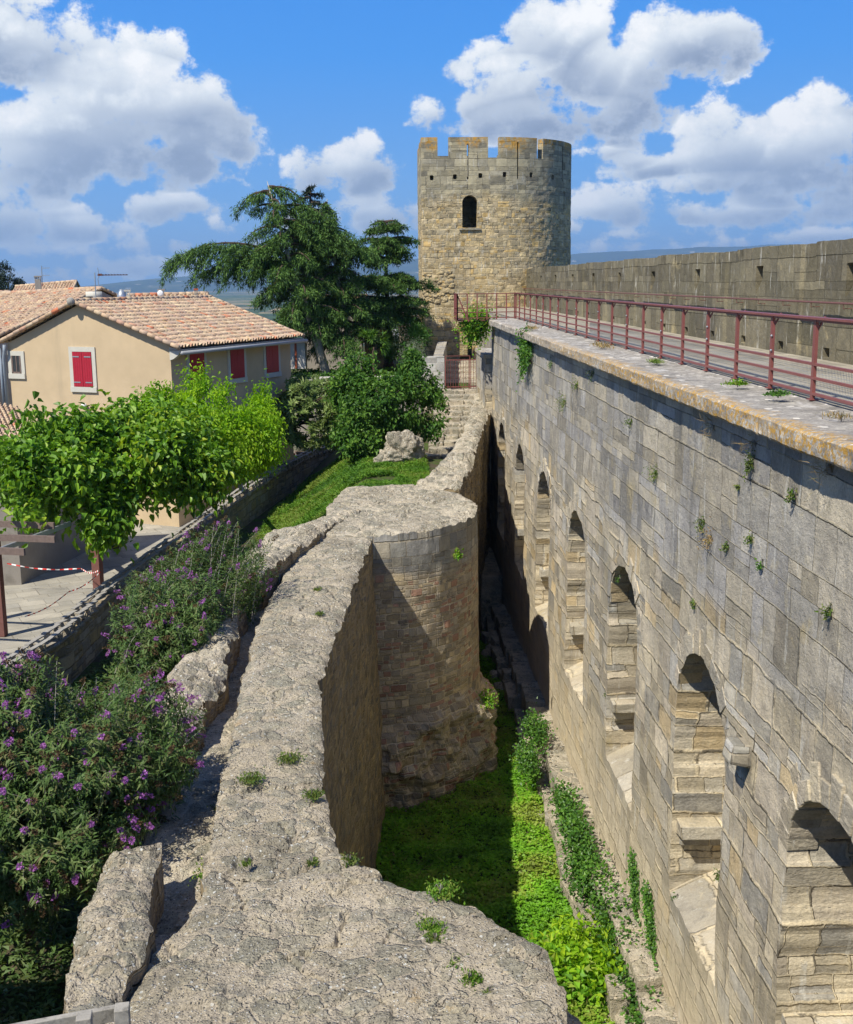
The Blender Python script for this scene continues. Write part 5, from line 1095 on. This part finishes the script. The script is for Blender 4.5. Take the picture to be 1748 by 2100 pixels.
def whorls(H, h0, prof, per, rng_seed, rise, drp, skip=.0):
    rg = random.Random(rng_seed); L_ = []; h = h0; a = 0
    while h < H*.985:
        a += 2.4; L_.append((h, a+rg.uniform(-.3, .3), prof(h/H)*rg.uniform(.75, 1.15), rise+rg.uniform(-.08, .08), drp+rg.uniform(-.1, .1))); h += per*rg.uniform(.7, 1.3)
    return L_
zU = -4.75
b1 = atY(665, 742, 66); b1[2] = zU; H1 = float(atY(530, 372, 66)[2])-zU
L1 = whorls(H1, 2.4, lambda f: 3.2*(1-f)**.8*(.75+.5*f)+.5, .22, 5, .12, .38)
# long arms reaching left and the drooping leader
tip1 = np.array((atY(545, 372, 66)[0], 66, zU+H1))
sl1 = lambda px, py, px2, py2: None
L1 += [(H1*.60, math.pi*1.02, 6.4, .26, .28), (H1*.57, math.pi*.99, 4.8, .2, .3), (H1*.93, math.pi*.98, 1.9, .25, .75), (H1*.96, .1, 1.9, .2, .6), (H1*.78, .05, 4.6, .1, .45), (H1*.70, .2, 5.2, .15, .4), (H1*.86, .1, 3.4, .2, .55)]
c, n = cedar('cedar_tree', 'huge weeping cedar with a drooping leader and long arms reaching left', b1, H1, L1, lm_ced, m_barkpale, .26, 1.0, .75, seed=4, trunktop=tip1); print('cedar', n)
b2 = atY(722, 742, 67.5); b2[2] = zU; H2 = float(atY(650, 408, 67.5)[2])-zU
L2 = whorls(H2, 1.8, lambda f: 3.2*(1-f)**.85+.25, .19, 8, .1, .36)
c, n = cedar('cedar_tree', 'dense cedar standing immediately right of the weeping one', b2, H2, L2, lm_ced, m_barkpale, .25, 1.0, .55, seed=7, trunktop=np.array((atY(668, 430, 67.5)[0], 67.5, zU+H2))); print('cedar', n)
b3 = atY(645, 740, 77); b3[2] = zU; H3 = float(atY(645, 380, 77)[2])-zU
L3 = whorls(H3, 4.5, lambda f: 3.9*(1-f)**.62+.2, .17, 12, .05, .15)
c, n = cedar('fir_tree', 'dark conical fir rising behind the cedars', b3, H3, L3, lm_cedd, m_bark, .3, .8, .12, .1, seed=9, blade=(.28,.06)); print('fir', n)
b4 = atY(796, 730, 71); b4[2] = zU; H4 = float(atY(795, 456, 71)[2])-zU
L4 = []; rg = random.Random(6)
for hh, LL in ((.30, 2.1), (.36, 2.3), (.44, 2.4), (.55, 2.5), (.60, 2.2), (.74, 1.5), (.80, 2.0), (.86, 1.7), (.95, 1.3), (.985, .9)):
    for k in range(7 if hh < .9 else 6): L4.append((H4*(hh+rg.uniform(-.02, .02)), k*math.pi*2/7+rg.uniform(-.35, .35)+hh*9, LL*rg.uniform(.65, 1.1), .2, .22))
c, n = cedar('cedar_tree', 'flat layered cedar on a bare dark trunk close to the tower', b4, H4, L4, lm_ced, m_bark, .26, 1.15, .22, .12, seed=11, blade=(.22,.05)); print('cedar', n)
for (px, py, Y, h, w_, lab) in ((6, 545, 92, 3.4, .62, 'tall dark cypress on the skyline at the left edge'), (37, 576, 95, 2.0, .35, 'shorter cypress beside the skyline cypress')):
    p = atY(px, py, Y); E = [((p[0], Y, p[2]-h*.5), (w_, w_, h*.55)), ((p[0], Y, p[2]-h*.85), (w_*1.2, w_, h*.5))]
    broadleaf('cypress_tree', lab, 'tree', (p[0], Y, -9), E, 300, 12, .12, .25, .08, lm_cedd, (p[0], Y, p[2]-h), trad=.15, gap=-.4, kite=True, down=-.8, tips=4)

# buddleias
def buddleia(label, E, base, nst, nfl, seed, group):
    rg = np.random.default_rng(seed); t = empty('buddleia_bush', base, label, 'shrub', group); P, Nn = shell(E, nst, .25, -.2, 1.0, seed, -.75); base = np.array(base, float)
    lp, ld, ln, lr = [], [], [], []; sb = MB(); fl = []; 
    for i in range(nst):
        b0 = base+np.array((rg.normal()*.7, rg.normal()*.9, rg.uniform(0, 1.5))); b0 = P[i]*.45+b0*.55; tip = P[i]+Nn[i]*.28*rg.random()+rg.normal(size=3)*.05; mid = (b0+tip)/2+UP*.35+Nn[i]*.1
        u = np.linspace(.25, 1, 17); cv = ((1-u)**2)[:, None]*b0+(2*u*(1-u))[:, None]*mid+(u**2)[:, None]*(tip-UP*.12)
        if i % 3 == 0: sb.tube(cv[::4], [.008, .007, .005, .004, .003][:len(cv[::4])], 4)
        tg = unit(np.gradient(cv, axis=0)); c_ = rg.random()
        for k in range(1, 17):
            sd = unit(np.cross(tg[k], rg.normal(size=3))[None])[0]
            for sgn in (1, -1):
                for r2 in range(2): lp.append(cv[k]+rg.normal(size=3)*.03); ld.append(sd*sgn*.9+tg[k]*.6-UP*.35+rg.normal(size=3)*.25); ln.append(Nn[i]*.6+UP+rg.normal(size=3)*.3); lr.append(np.clip(c_*.5+.5*rg.random(), 0, 1))
        fl.append((cv[-1], unit((tg[-1]+rg.normal(size=3)*.15-UP*.1)[None])[0]))
    lp = np.array(lp); n = len(lp)
    leafmesh('foliage', lp, np.array(ld), np.array(ln), .115*(.6+.7*rg.random(n)), .028, lm_bud, t, kite=True, droop=.25, rnd=np.array(lr)); sb.build('stems', m_timber, t)
    for nm, mt, sel, Ls in (('flowers', lm_flower, range(0, nfl), .17), ('dead_flowers', lm_dead, range(nfl, int(nfl*1.9)), .19)):
        pp, d_ = [], []
        for i in sel:
            p, d = fl[i % nst]; L_ = Ls*rg.uniform(.6, 1.15); k = 46; v = rg.random(k); rad = .026*(1-v)**.6+.004; side = rg.normal(size=(k, 3)); side -= d*(side@d)[:, None]; side = unit(side)
            pp.append(p+d*(v*L_)[:, None]+side*rad[:, None]); d_.append(side+d*.4)
        pp = np.concatenate(pp); d_ = np.concatenate(d_); leafmesh(nm, pp-unit(d_)*.008, d_, rdir(len(pp)), .032, .026, mt, t, kite=True)
buddleia('big purple flowering buddleia filling the lower left foreground', [((-4.55,14.7,-6.25),(1.55,1.5,1.55)), ((-4.15,13.5,-6.3),(.95,.9,.95)), ((-3.5,14.9,-6.1),(.65,.9,.75)), ((-5.5,14.2,-6.2),(1.2,1.3,1.35)), ((-5.6,15.8,-6.9),(1.0,.8,.9))], (-4.6,15.4,-9.3), 1700, 430, 5, 'buddleia bushes')
buddleia('smaller purple buddleia behind, spilling over the wall walk towards the catalpas', [((-3.55,23.8,-5.8),(.75,1.7,.8)), ((-4.2,22.2,-6.3),(.9,1.4,.95)), ((-4.2,20.9,-7.0),(.7,.9,.8)), ((-3.75,21.2,-6.3),(.55,1.0,.6)), ((-4.3,24.5,-6.6),(1.0,1.5,.9))], (-4.2,21.8,-9.3), 1200, 190, 6, 'buddleia bushes')

# ditch weeds and grass
def scatter(name, n, xr, yr, mask, L, Wd, mat, up=.3, hvar=.12, label=None, zoff=0.0):
    x = RNG.uniform(*xr, n); v = RNG.random(n); y = yr[0]*(yr[1]/yr[0])**v; k = mask(x, y); x, y = x[k], y[k]; n = len(x); z = terrain(x, y)+zoff+hvar*np.clip(.55+.9*fbm(x, y, x*0, 1.5, 3, 7), 0, 2)*RNG.random(n)
    P = np.stack([x, y, z], -1); D = rdir(n)*np.array((1, 1, .3))+UP*up; sc_ = .7+.6*RNG.random(n)
    r_ = np.clip(.5+.45*fbm(x, y, x*0, .8, 3, 9)*1.3+.35*(RNG.random(n)-.5), 0, 1)
    o = leafmesh(name, P, D, np.tile(UP, (n, 1))+rdir(n)*.4, L*sc_, Wd*sc_, mat, kite=True, rnd=r_, droop=.2); return tag(o, label, None, kind='stuff')
ce_ = lambda y: np.interp(y, [9, 12.6, 18.5, 27, 29, 33, 37, 40, 46, 64], [-1.4, -1.0, -1.4, -1.0, -.3, 2.5, 1.9, 2.2, 3.4, 4.8])
scatter('ditch_weeds', 210000, (-1.4, 4.5), (9, 50), lambda x, y: (x > ce_(y)) & (fbm(x, y, x*0, .9, 4, 13) > -.75), .085, .07, lm_weed, .3, .22)
scatter('dry_stems', 3500, (-1.4, 4.5), (9, 40), lambda x, y: (x > ce_(y)) & (fbm(x, y, x*0, .5, 3, 17) > .05), .22, .012, lm_dry, .9, .30)
lm_turf = leaf_mat('turf_blade', [(.05,.13,.015), (.09,.21,.02), (.14,.28,.025), (.24,.30,.06), (.10,.20,.02)], .3, .6)
scatter('grass', 130000, (-4.8, 1.6), (31, 52), lambda x, y: (x < 1.3+(y-36)*.05) & (x > np.interp(y, [30, 37, 45, 50, 56], [-7, -6.3, -5.2, -4.4, -3.2])) & (fbm(x, y, x*0, .6, 3, 3) > -.5), .12, .04, lm_turf, .8, .2)
scatter('undergrowth', 30000, (-7.4, -2.6), (9, 34), lambda x, y: x > np.interp(y, [9, 22, 34], [-8, -8, -6.6]), .12, .06, lm_bud, .5, .3)
scatter('flower_bed_ivy', 16000, (-6.5, 2.5), (61, 70), lambda x, y: fbm(x, y, x*0, .5, 3, 3) > -.1, .16, .12, lm_fig, .5, .5)

# plants on walls and ledges
def tuft(label, p, size, n, mat, L=.07, Wd=.05, nrm=(-1,0,.4), hang=.3, name='wall_plant', sc=(1,1,1), cat='plant', grp='weeds growing from the masonry', kite=True):
    p = np.array(p, float); nr = unit(np.array([nrm], float))[0]; o = RNG.normal(size=(n, 3))*.42*size*np.array(sc); o = o-nr*np.minimum(o@nr, 0)[:, None]; P = p+o
    D = rdir(n)*.8+nr*.7-UP*hang; e = empty(name, p-nr*.02, label, cat, grp)
    leafmesh('leaves', P, D, np.tile(nr, (n, 1))+rdir(n)*.5, L*(.6+.7*RNG.random(n)), Wd*(.7+.5*RNG.random(n)), mat, e, kite=kite, rnd=RNG.random(n))
    limbs('stems', p-nr*.03, P[RNG.choice(n, min(5, n), replace=False)], .006, e, m_timber, .03, 4); return e
onw = lambda px, py, x=4.93: atP(px, py, (x, 0, 0), (1, 0, 0)); onz = lambda px, py, z: atZ(px, py, z)
def tw_(px, py, size, n, lab, mat=None, **k): tuft(lab, onw(px, py), size*.9, int(n*1.7), mat or lm_wallp, **{**dict(L=.05, Wd=.022), **k})
tuft('big bright ivy clump spilling over the far end of the ledge beside the landing', atY(978, 668, 53.0), .80, 2600, lm_weed, .11, .10, (-.5,-.8,.3), .5, 'ivy', (1.0,.8,1.1), grp='ivy on the rampart')
tuft('ivy curtain hanging under the coping in the upper far part of the rampart', onw(1085, 722)+np.array((-.08,0,0)), .85, 1700, lm_ivy, .10, .09, (-1,0,.2), .6, 'ivy', (.3,1.5,1.0), grp='ivy on the rampart')
tw_(1183, 790, .22, 90, 'fresh green tuft high on the rampart just below the hanging ivy curtain'); tw_(1157, 826, .34, 160, 'yellowing fern like clump above the farther arched recesses', lm_grass)
tw_(1130, 748, .2, 60, 'thin dark green tuft in the coping shade right of the ivy curtain', lm_ivy)
tw_(1215, 768, .22, 60, 'sparse trailing weed beneath the coping halfway along', lm_bud); tw_(1293, 866, .17, 60, 'narrow green sprig on the smooth upper ashlar'); tw_(1345, 972, .19, 100, 'rounded green clump on the upper ashlar above the fourth recess')
tw_(1541, 950, .20, 110, 'bright trailing plant near the shadow edge of the coping', sc=(.5,.6,1.3)); tw_(1440, 1076, .15, 70, 'green tuft beside rusty dried roots in a joint'); tw_(1455, 1105, .22, 90, 'patch of rust brown dried roots on the rampart face', lm_dry)
tw_(1424, 1240, .12, 60, 'small olive clump above the third nearest arch', lm_grass); tw_(1490, 1122, .1, 40, 'tiny weed right of the rusty dried roots'); tw_(1560, 1162, .08, 30, 'tiny upright sprig in a deep joint', lm_ivy); tw_(1540, 1105, .10, 40, 'olive sprig close under the big ashlar courses', lm_grass); tw_(1625, 1016, .12, 50, 'thin grassy tuft on the nearest upper ashlar', lm_grass)
tw_(1700, 1255, .10, 50, 'small fern at the right edge of the rampart face'); tw_(1476, 1796, .10, 60, 'round green cushion on the sloping base of the big recess'); tw_(1515, 998, .05, 24, 'tiny leaf cluster below the bright trailing plant'); tw_(1268, 1190, .09, 30, 'sprig beside the top of an arch', lm_ivy); tw_(1245, 1425, .09, 40, 'little fern left of the middle recess sill')
tw_(1385, 1845, .09, 40, 'dark sprig low on the wall between the two nearest recesses', lm_ivy); tw_(1462, 880, .26, 26, 'grey dried stalks hanging in the coping shadow', lm_dry, L=.22, Wd=.008, hang=.1); tw_(1700, 968, .24, 22, 'dead grey twigs under the nearest coping', lm_dry, L=.22, Wd=.008, hang=.1); tw_(1545, 915, .24, 26, 'bundle of dead stems above the bright trailing plant', lm_dry, L=.2, Wd=.008)
def tz_(px, py, z, size, n, lab, mat, L=.07, Wd=.02, **k): tuft(lab, onz(px, py, z), size, n, mat, L, Wd, (0,0,1), -.3, **k)
tz_(1512, 790, -1.62, .17, 160, 'green weed growing on the ledge against the railing', lm_weed, .07, .03, sc=(1,1,.35)); tz_(1595, 812, -1.60, .17, 200, 'larger bushy weed on the ledge between two railing posts', lm_ivy, .06, .03, sc=(1,1,.5))
tz_(1725, 858, -1.64, .2, 120, 'dry brown grass patch on the nearest ledge', lm_dry, .08, .012, sc=(1.3,1.3,.2)); tz_(1235, 712, -1.64, .5, 260, 'long strip of dry straw grass on the ledge', lm_dry, .12, .018, sc=(.4,2.6,.12)); tz_(1345, 745, -1.64, .3, 200, 'straw coloured tuft with green shoots on the ledge', lm_grass, .1, .018, sc=(.5,1.6,.15)); tz_(1090, 675, -1.64, .5, 160, 'dry grass at the far start of the ledge', lm_dry, .14, .02, sc=(.5,2,.12))
zt = ZC+.06
for (px, py, size, n, lab) in ((905,1828,.16,260,'cushion of green weeds in the notch at the back of the near tower top'),(884,1905,.12,220,'green weed strip along the crack of the near tower top'),(893,1932,.08,120,'small clump directly below the crack weeds'),(930,1978,.11,240,'largest green cushion on the near tower top'),(965,2010,.10,220,'bright weed cushion beyond the largest cushion'),(1057,1978,.05,70,'lone little weed near the rounded edge of the tower'),(1003,2040,.05,50,'tiny sprig close to the bottom of the tower top'),
    (592,1558,.15,160,'greyish grass tuft in the dappled shade on the curtain top'),(642,1632,.11,160,'green weed beside the broken edge of the curtain'),(515,1600,.16,160,'low weeds spreading across the shaded curtain top'),(640,1772,.06,60,'small weed on the joint between curtain and near tower'),(715,1768,.10,90,'weed at the corner where curtain meets near tower'),(505,1772,.06,40,'tiny weed on the left of the curtain joint'),(650,1210,.08,70,'green dot of weed on the far curtain top'),(655,1260,.08,70,'second small weed on the sunny curtain top'),(440,1795,.22,240,'weeds growing along the shaded left edge of the curtain'),(460,1660,.14,140,'leafy weeds in the angle left of the curtain top')):
    z_ = zt if px > 480 else -6.95
    tuft(lab, onz(px, py, z_), size*1.15, int(n*2.6), lm_wallp if n < 200 else lm_turf, .04, .022, (0,0,1), -.4, sc=(1,1.2,.38))
p = atP(937, 1136, (2.1, 30.4, -7), (.6, -.8, 0)); tuft('single bright weed on the curved face of the far tower', p, .14, 60, lm_weed, .09, .07, (.5,-.8,.3))
# ivy at the foot of the rampart
def strand(label, pts, wdt, n, mat=None):
    pts = [np.array(p, float) for p in pts]; e = empty('ivy', pts[0], label, 'ivy', 'ivy at the foot of the rampart'); v = RNG.random(n)*(len(pts)-1); k = np.minimum(v.astype(int), len(pts)-2); Pp = np.array(pts); C = Pp[k]+(Pp[k+1]-Pp[k])*(v-k)[:, None]
    C = C+np.stack([-np.abs(RNG.normal(size=n))*.05, RNG.normal(size=n)*wdt, RNG.normal(size=n)*.1], -1)
    leafmesh('leaves', C, rdir(n)*.6+np.array((-.6,0,-.3)), rdir(n)*.5+np.array((-1,-.3,.5)), .06*(.7+.6*RNG.random(n)), .055, mat or lm_ivy, e, kite=True); MB().tube(pts, .01, 5).build('stem', m_timber, e)
o4 = np.array((-.04, 0, 0))
strand('tall ivy strand climbing the rampart beside the bright ditch weeds', [onw(1322, 2010)+o4, onw(1318, 1900)+o4, onw(1308, 1760)+o4], .19, 2600)
strand('right hand ivy strand climbing from the lower edge of the picture', [onw(1365, 2095)+o4, onw(1352, 1980)+o4, onw(1338, 1830)+o4], .20, 3000)
strand('thin ivy strand left of the two tall ones', [onw(1262, 1900)+o4, onw(1258, 1830)+o4], .06, 200); strand('short ivy shoot above the stepped footing', [onw(1215, 1740)+o4, onw(1210, 1680)+o4, onw(1232, 1700)+o4], .1, 300)
def mat_(label, c, s, n, m=None): tuft(label, c, s, n, m or lm_ivy, .08, .075, (-.5,-.1,.9), .2, 'ivy', (.5,1.6,.45), grp='ivy at the foot of the rampart')
mat_('ivy mat draped over the far footing stones', atZ(1100, 1500, -12.6), .8, 1200); mat_('ivy mat covering the middle footing stones', atZ(1165, 1660, -12.5), .8, 1300); mat_('dense ivy mound on the near footing', atZ(1205, 1790, -12.6), 1.0, 2200); mat_('ivy mound at the bottom of the picture beside the strands', atZ(1310, 2030, -12.9), 1.0, 3600); mat_('small ivy patch between the middle and near footing mats', atZ(1185, 1715, -12.4), .7, 1500); mat_('leafy ivy spill on the footing below the two tall strands', atZ(1270, 1900, -12.7), .9, 2600); mat_('highest ivy patch on the far footing steps', atZ(1085, 1560, -12.7), .7, 1400)
tuft('bright yellow green leafy weed mound in the near ditch', atZ(1200, 1960, -12.9), .9, 1600, lm_box, .16, .09, (0,0,1), -.2, 'weed_clump', (1,1.2,.4), grp='weed clumps in the ditch'); tuft('darker leafy weed mound against the near tower in the ditch', atZ(1150, 2000, -13.0), .8, 1400, lm_weed, .15, .12, (0,0,1), -.2, 'weed_clump', (1,1.2,.4), grp='weed clumps in the ditch')
tuft('weeds on the ruined plinth at the foot of the far tower', np.array((2.75, 31.6, -11.7)), .35, 260, lm_weed, .08, .06, (.3,-.9,.4)); tuft('creeping weeds round the pale boulder', atZ(800, 900, -6.4), .8, 900, lm_grass, .1, .03, (0,0,1), -.3, sc=(1.1,.9,.35), name='weed_clump', grp='weed clumps in the ditch')

# ------------------------------------------------------------------ terrace furniture
pg = empty('pergola', (-9.3, 28, ZP), 'brown timber pergola beams over the plaza at the left edge', 'pergola')
for a, c in (((-13.5,30.6,-6.0), (-8.45,29.46,-6.0)), ((-13.3,29.0,-6.0), (-7.98,27.81,-6.0)), ((-13.,27.8,-6.0), (-8.31,26.49,-6.0)), ((-12.8,26.2,-6.0), (-8.6,25.2,-6.0)), ((-12.6,24.8,-6.),(-8.8,23.9,-6.))): MB().beam(a, c, .07, .16).build('beam', m_brownwood, pg)
MB().beam((-10.1,24.0,-6.14), (-8.3,30.4,-6.14), .06, .12).build('cross_beam', m_galv, pg); MB().beam((-11.9,24.0,-6.14), (-10.6,31,-6.14), .08, .12).build('cross_beam', m_brownwood, pg)
for p in ((-10.45,30.9), (-10.9, 26.3), (-12.2,31.5)): MB().box((p[0], p[1], (ZP-6.2)/2), (.20,.20,3.1), rz=-.2).build('post', m_trunkpaint, pg)
p = atZ(202, 1208, ZP); pb = empty('post', p, 'thick square brown post at the near corner of the terrace', 'post'); MB().box((p[0], p[1], ZP+1.55), (.26,.26,3.1), rz=-.25).build('shaft', m_trunkpaint, pb, bevel=.01); MB().box((p[0], p[1], ZP+3.13), (.34,.34,.08), rz=-.25).build('cap_plate', m_trunkpaint, pb)
tp = empty('barrier_tape', atZ(140, 1215, -9), 'red and white barrier tape strung low across the plaza', 'tape')
def tape(pts):
    n = 34; V = []; F = []; mi = []; pts = np.array(pts)
    for i in range(n+1):
        u = i/n*(len(pts)-1); k = min(int(u), len(pts)-2); p = pts[k]+(pts[k+1]-pts[k])*(u-k)-UP*.10*math.sin((u-k)*math.pi); V += [p, p+UP*.038+np.array((.0, .02, 0))*math.sin(i)]
    for i in range(n): F.append((2*i, 2*i+2, 2*i+3, 2*i+1)); mi.append(i % 2)
    npmesh('tape', V, np.array(F), [flat_mat('tape_red', (.6,.03,.02), .5, .05), m_white], tp, mi=mi)
tape([atZ(14, 1157, -8.4), atZ(166, 1167, -8.6), atZ(200, 1172, -8.5)]); tape([atZ(205, 1174, -8.5), atZ(140, 1215, -8.9), atZ(50, 1266, -9.1)])
def pot(label, px, py, z, r, h, plant=None, m=None):
    p = atZ(px, py, z); t = empty('plant_pot', (p[0], p[1], z-h), label, 'plant pot'); MB().tube([(p[0],p[1],z-h),(p[0],p[1],z-.08),(p[0],p[1],z-.07),(p[0],p[1],z)], [r*.7,r*.95,r*1.08,r*1.08], 18).build('pot', m or m_brownwood, t, smooth=False)
    if plant: n = 700; P = np.array((p[0],p[1],z+.15))+rdir(n)*RNG.random((n,1))**.5*np.array((r*1.3,r*1.3,.33)); leafmesh('plant', P, rdir(n)*.4+UP, rdir(n), .16, .02, plant, t, kite=True)
pot('brown barrel pot with clipped grey green lavender behind the garden wall', 619.5, 925, -8.55, .36, .75, lm_olive); pot('terracotta jar on the terrace next to the grey chairs', 598, 930, -8.4, .16, .55, None, m_terra)
p = atZ(597.5, 930, -8.2); f = MB(); f.tube([(p[0],p[1],-8.75),(p[0],p[1],-8.5),(p[0],p[1],-8.3),(p[0],p[1],-8.15)], [.14,.17,.12,.1], 12); f.ball((p[0],p[1],-8.06), .11, 10, 8); tag(f.build('garden_ornament', m_terra, smooth=True), 'orange clay garden figure standing behind the wall', 'ornament')
p = atZ(581, 934, -8.3); tag(MB().tube([(p[0],p[1],-8.9),(p[0],p[1],-8.5),(p[0],p[1],-8.3),(p[0],p[1],-8.12)], [.18,.16,.08,.12], 12).build('garden_ornament', m_frame, smooth=True), 'pale stone garden ornament left of the orange clay figure', 'ornament')
for (px, lab) in ((572, 'left grey chair of the pair behind the garden wall'), (590, 'right grey chair of the pair behind the garden wall')):
    p = atZ(px, 948, -8.5); t = empty('chair', (p[0], p[1], ZP), lab, 'chair', 'grey chairs on the terrace'); MB().box((p[0], p[1], -8.62), (.46, .05, .5), rz=-.2, rx=.1).build('backrest', m_greyplast, t); MB().box((p[0], p[1]+.24, -8.88), (.46,.45,.04), rz=-.2).build('seat', m_greyplast, t)
    for dx in (-.2,.2):
        for dy in (.05,.42): MB().tube([(p[0]+dx,p[1]+dy,ZP),(p[0]+dx,p[1]+dy,-8.9)], .015, 6).build('leg', m_greyplast, t)
p = atZ(608, 938, -8.6); t = empty('table', (p[0], p[1], ZP), 'white round terrace table beside the clay figure', 'table'); MB().tube([(p[0],p[1]+.2,-8.6),(p[0],p[1]+.2,-8.56)], .42, 20).build('tabletop', m_white, t); MB().tube([(p[0],p[1]+.2,ZP),(p[0],p[1]+.2,-8.6)], .04, 8).build('leg', m_white, t)
p = atZ(637.5, 921, -8.2); q_ = MB(); q_.tube([(p[0],p[1],-8.75),(p[0]+.03,p[1],-8.45),(p[0]-.02,p[1],-8.2),(p[0]-.05,p[1],-7.98)], [.2,.15,.1,.03], 9); tag(q_.build('folded_parasol', m_pink), 'small magenta folded cloth parasol behind the wall tiles', 'parasol')
p = atZ(558, 903, -7.3); t = empty('parasol', (p[0], p[1], ZP), 'teal parasol corner showing right of the yellow green tree', 'parasol'); V = [(p[0], p[1], -6.95)]+[(p[0]+.8*math.cos(a), p[1]+.8*math.sin(a), -7.35) for a in np.linspace(0, 6.283, 9)[:-1]]; bb = MB(); bb.add(V, [(0, i+1, (i+1) % 8+1) for i in range(8)]); bb.build('canopy', m_teal, t); MB().tube([(p[0],p[1],ZP),(p[0],p[1],-6.95)], .025, 6).build('pole', m_white, t)
p = atZ(485, 1008, -8.6); tag(MB().tube([(p[0],p[1],ZP),(p[0],p[1],-8.25)], .06, 10).build('bollard', m_yellow), 'yellow post glimpsed between tree and garden wall', 'bollard')
# rail of weathered timber in the bottom left corner
t = empty('timber_rail', atZ(190, 2095, -5.6), 'weathered grey timber rail with two square posts in the lower left corner', 'railing')
for px, py in ((171, 2082), (249, 2064)):
    p = atZ(px, py, -5.06); MB().box((p[0], p[1], -5.56), (.105,.105,1.0), rz=.15, j=.003).build('post', m_timber, t, bevel=.006)
a, c = atZ(120, 2099, -5.22), atZ(247, 2075, -5.22); dv_ = unit((c-a)[None])[0]; MB().beam(a-dv_*1.2, c+dv_*.05, .05, .11).build('rail', m_timber, t, bevel=.005)
# garden beyond: retaining wall, grey building, town
rt = empty('retaining_wall', (-3, 60.5, -9.3), 'grey rendered retaining wall with pale coping behind the shrubs', 'wall'); MB().box((-2.9, 60.6, -7.2), (9.6,.5,4.6)).build('wall_face', m_plasterg, rt); MB().box((-2.9, 60.55, -4.84), (9.7,.7,.12), j=.01).build('coping', m_frame, rt)
gb = empty('grey_building', (-2.5, 73, -5), 'grey rendered building in the shade behind the cedar trunks', 'building'); x0 = atY(628, 700, 72)[0]; x1 = atY(742, 700, 72)[0]; MB().box(((x0+x1)/2, 74, -3.1), (x1-x0, 4, 4.4)).build('wall', m_plasterg, gb); MB().box(((x0+x1)/2, 73.8, -.85), (x1-x0+.6, 4.8, .2)).build('roof', m_tile, gb)
p = atY(708, 712, 72); MB().box((p[0], 71.99, p[2]), (.5,.06,1.3)).build('window', m_glass, gb); MB().box((atY(655,715,72)[0], 71.98, p[2]-.3), (.45,.06,1.2)).build('window', m_glass, gb)
sw = empty('stone_building', (.2, 75, -5), 'rough stone wall of a building between the cedars', 'building'); x2 = atY(800, 700, 74)[0]; MB().box(((x1+x2)/2+.1, 76, -3.4), (x2-x1, 3.8, 3.8)).build('wall', m_tower, sw); MB().box(((x1+x2)/2+.1, 75.8, -1.45), (x2-x1+.5, 4.6, .15)).build('roof', m_tile, sw)
p = atY(607, 722, 66); wk = empty('white_kiosk', (p[0], 67, zU), 'small white hut with dark roof right of the ochre house', 'hut'); MB().box((p[0], 67, p[2]-.2), (.95,1.5,1.5)).build('wall', m_plasterw, wk); MB().box((p[0], 67, p[2]+.62), (1.3,1.9,.1), ry=.08).build('roof', m_dark, wk); MB().box((p[0]-.05, 66.23, p[2]-.2), (.12,.05,1.45)).build('post', m_terra, wk)
rg = random.Random(9)
for i in range(16):
    px = rg.uniform(812, 868); Yt = 1150+i*55; p = atY(px, 668-(i/15)*26, Yt); h = 16+rg.uniform(0, 8); wd = rg.uniform(14, 30)
    tb = empty('town_building', (p[0], Yt, -64), ['pale town block far below between cedar and tower', 'pinkish roofed town house far below between cedar and tower'][i % 2], 'building', 'town buildings in the distance'); zz = -62
    MB().box((p[0], Yt, zz+h/2), (wd, 14, h), rz=rg.uniform(-.5,.5)).build('wall', m_plasterw if i % 3 else m_plaster, tb); MB().box((p[0], Yt, zz+h+.8), (wd*1.05, 15, 2.2), rz=rg.uniform(-.4,.4)).build('roof', m_tile, tb)
# unseen stone blocks left of the viewpoint, added to shade the lower garden
b = MB(); b.box((-10.95, .6, -8.0), (8.1, 13.2, 12.0)); b.box((-13.2, .6, 1.1), (5.4, 13.1, 6.2)); tag(b.build('wall', m_wall), kind='structure')
# ------------------------------------------------------------------ haze
m = bpy.data.materials.new('haze'); m.use_nodes = True; m.node_tree.nodes.clear(); q = NT(m.node_tree)
v = q.n('ShaderNodeVolumePrincipled', {'Color': (.46,.71,1.0), 'Density': 9e-5, 'Anisotropy': .2}); q.t.links.new(v.outputs[0], q.n('ShaderNodeOutputMaterial').inputs['Volume'])
tag(MB().box((0, 5500, 171), (30500, 18600, 490)).build('haze', m), kind='stuff')
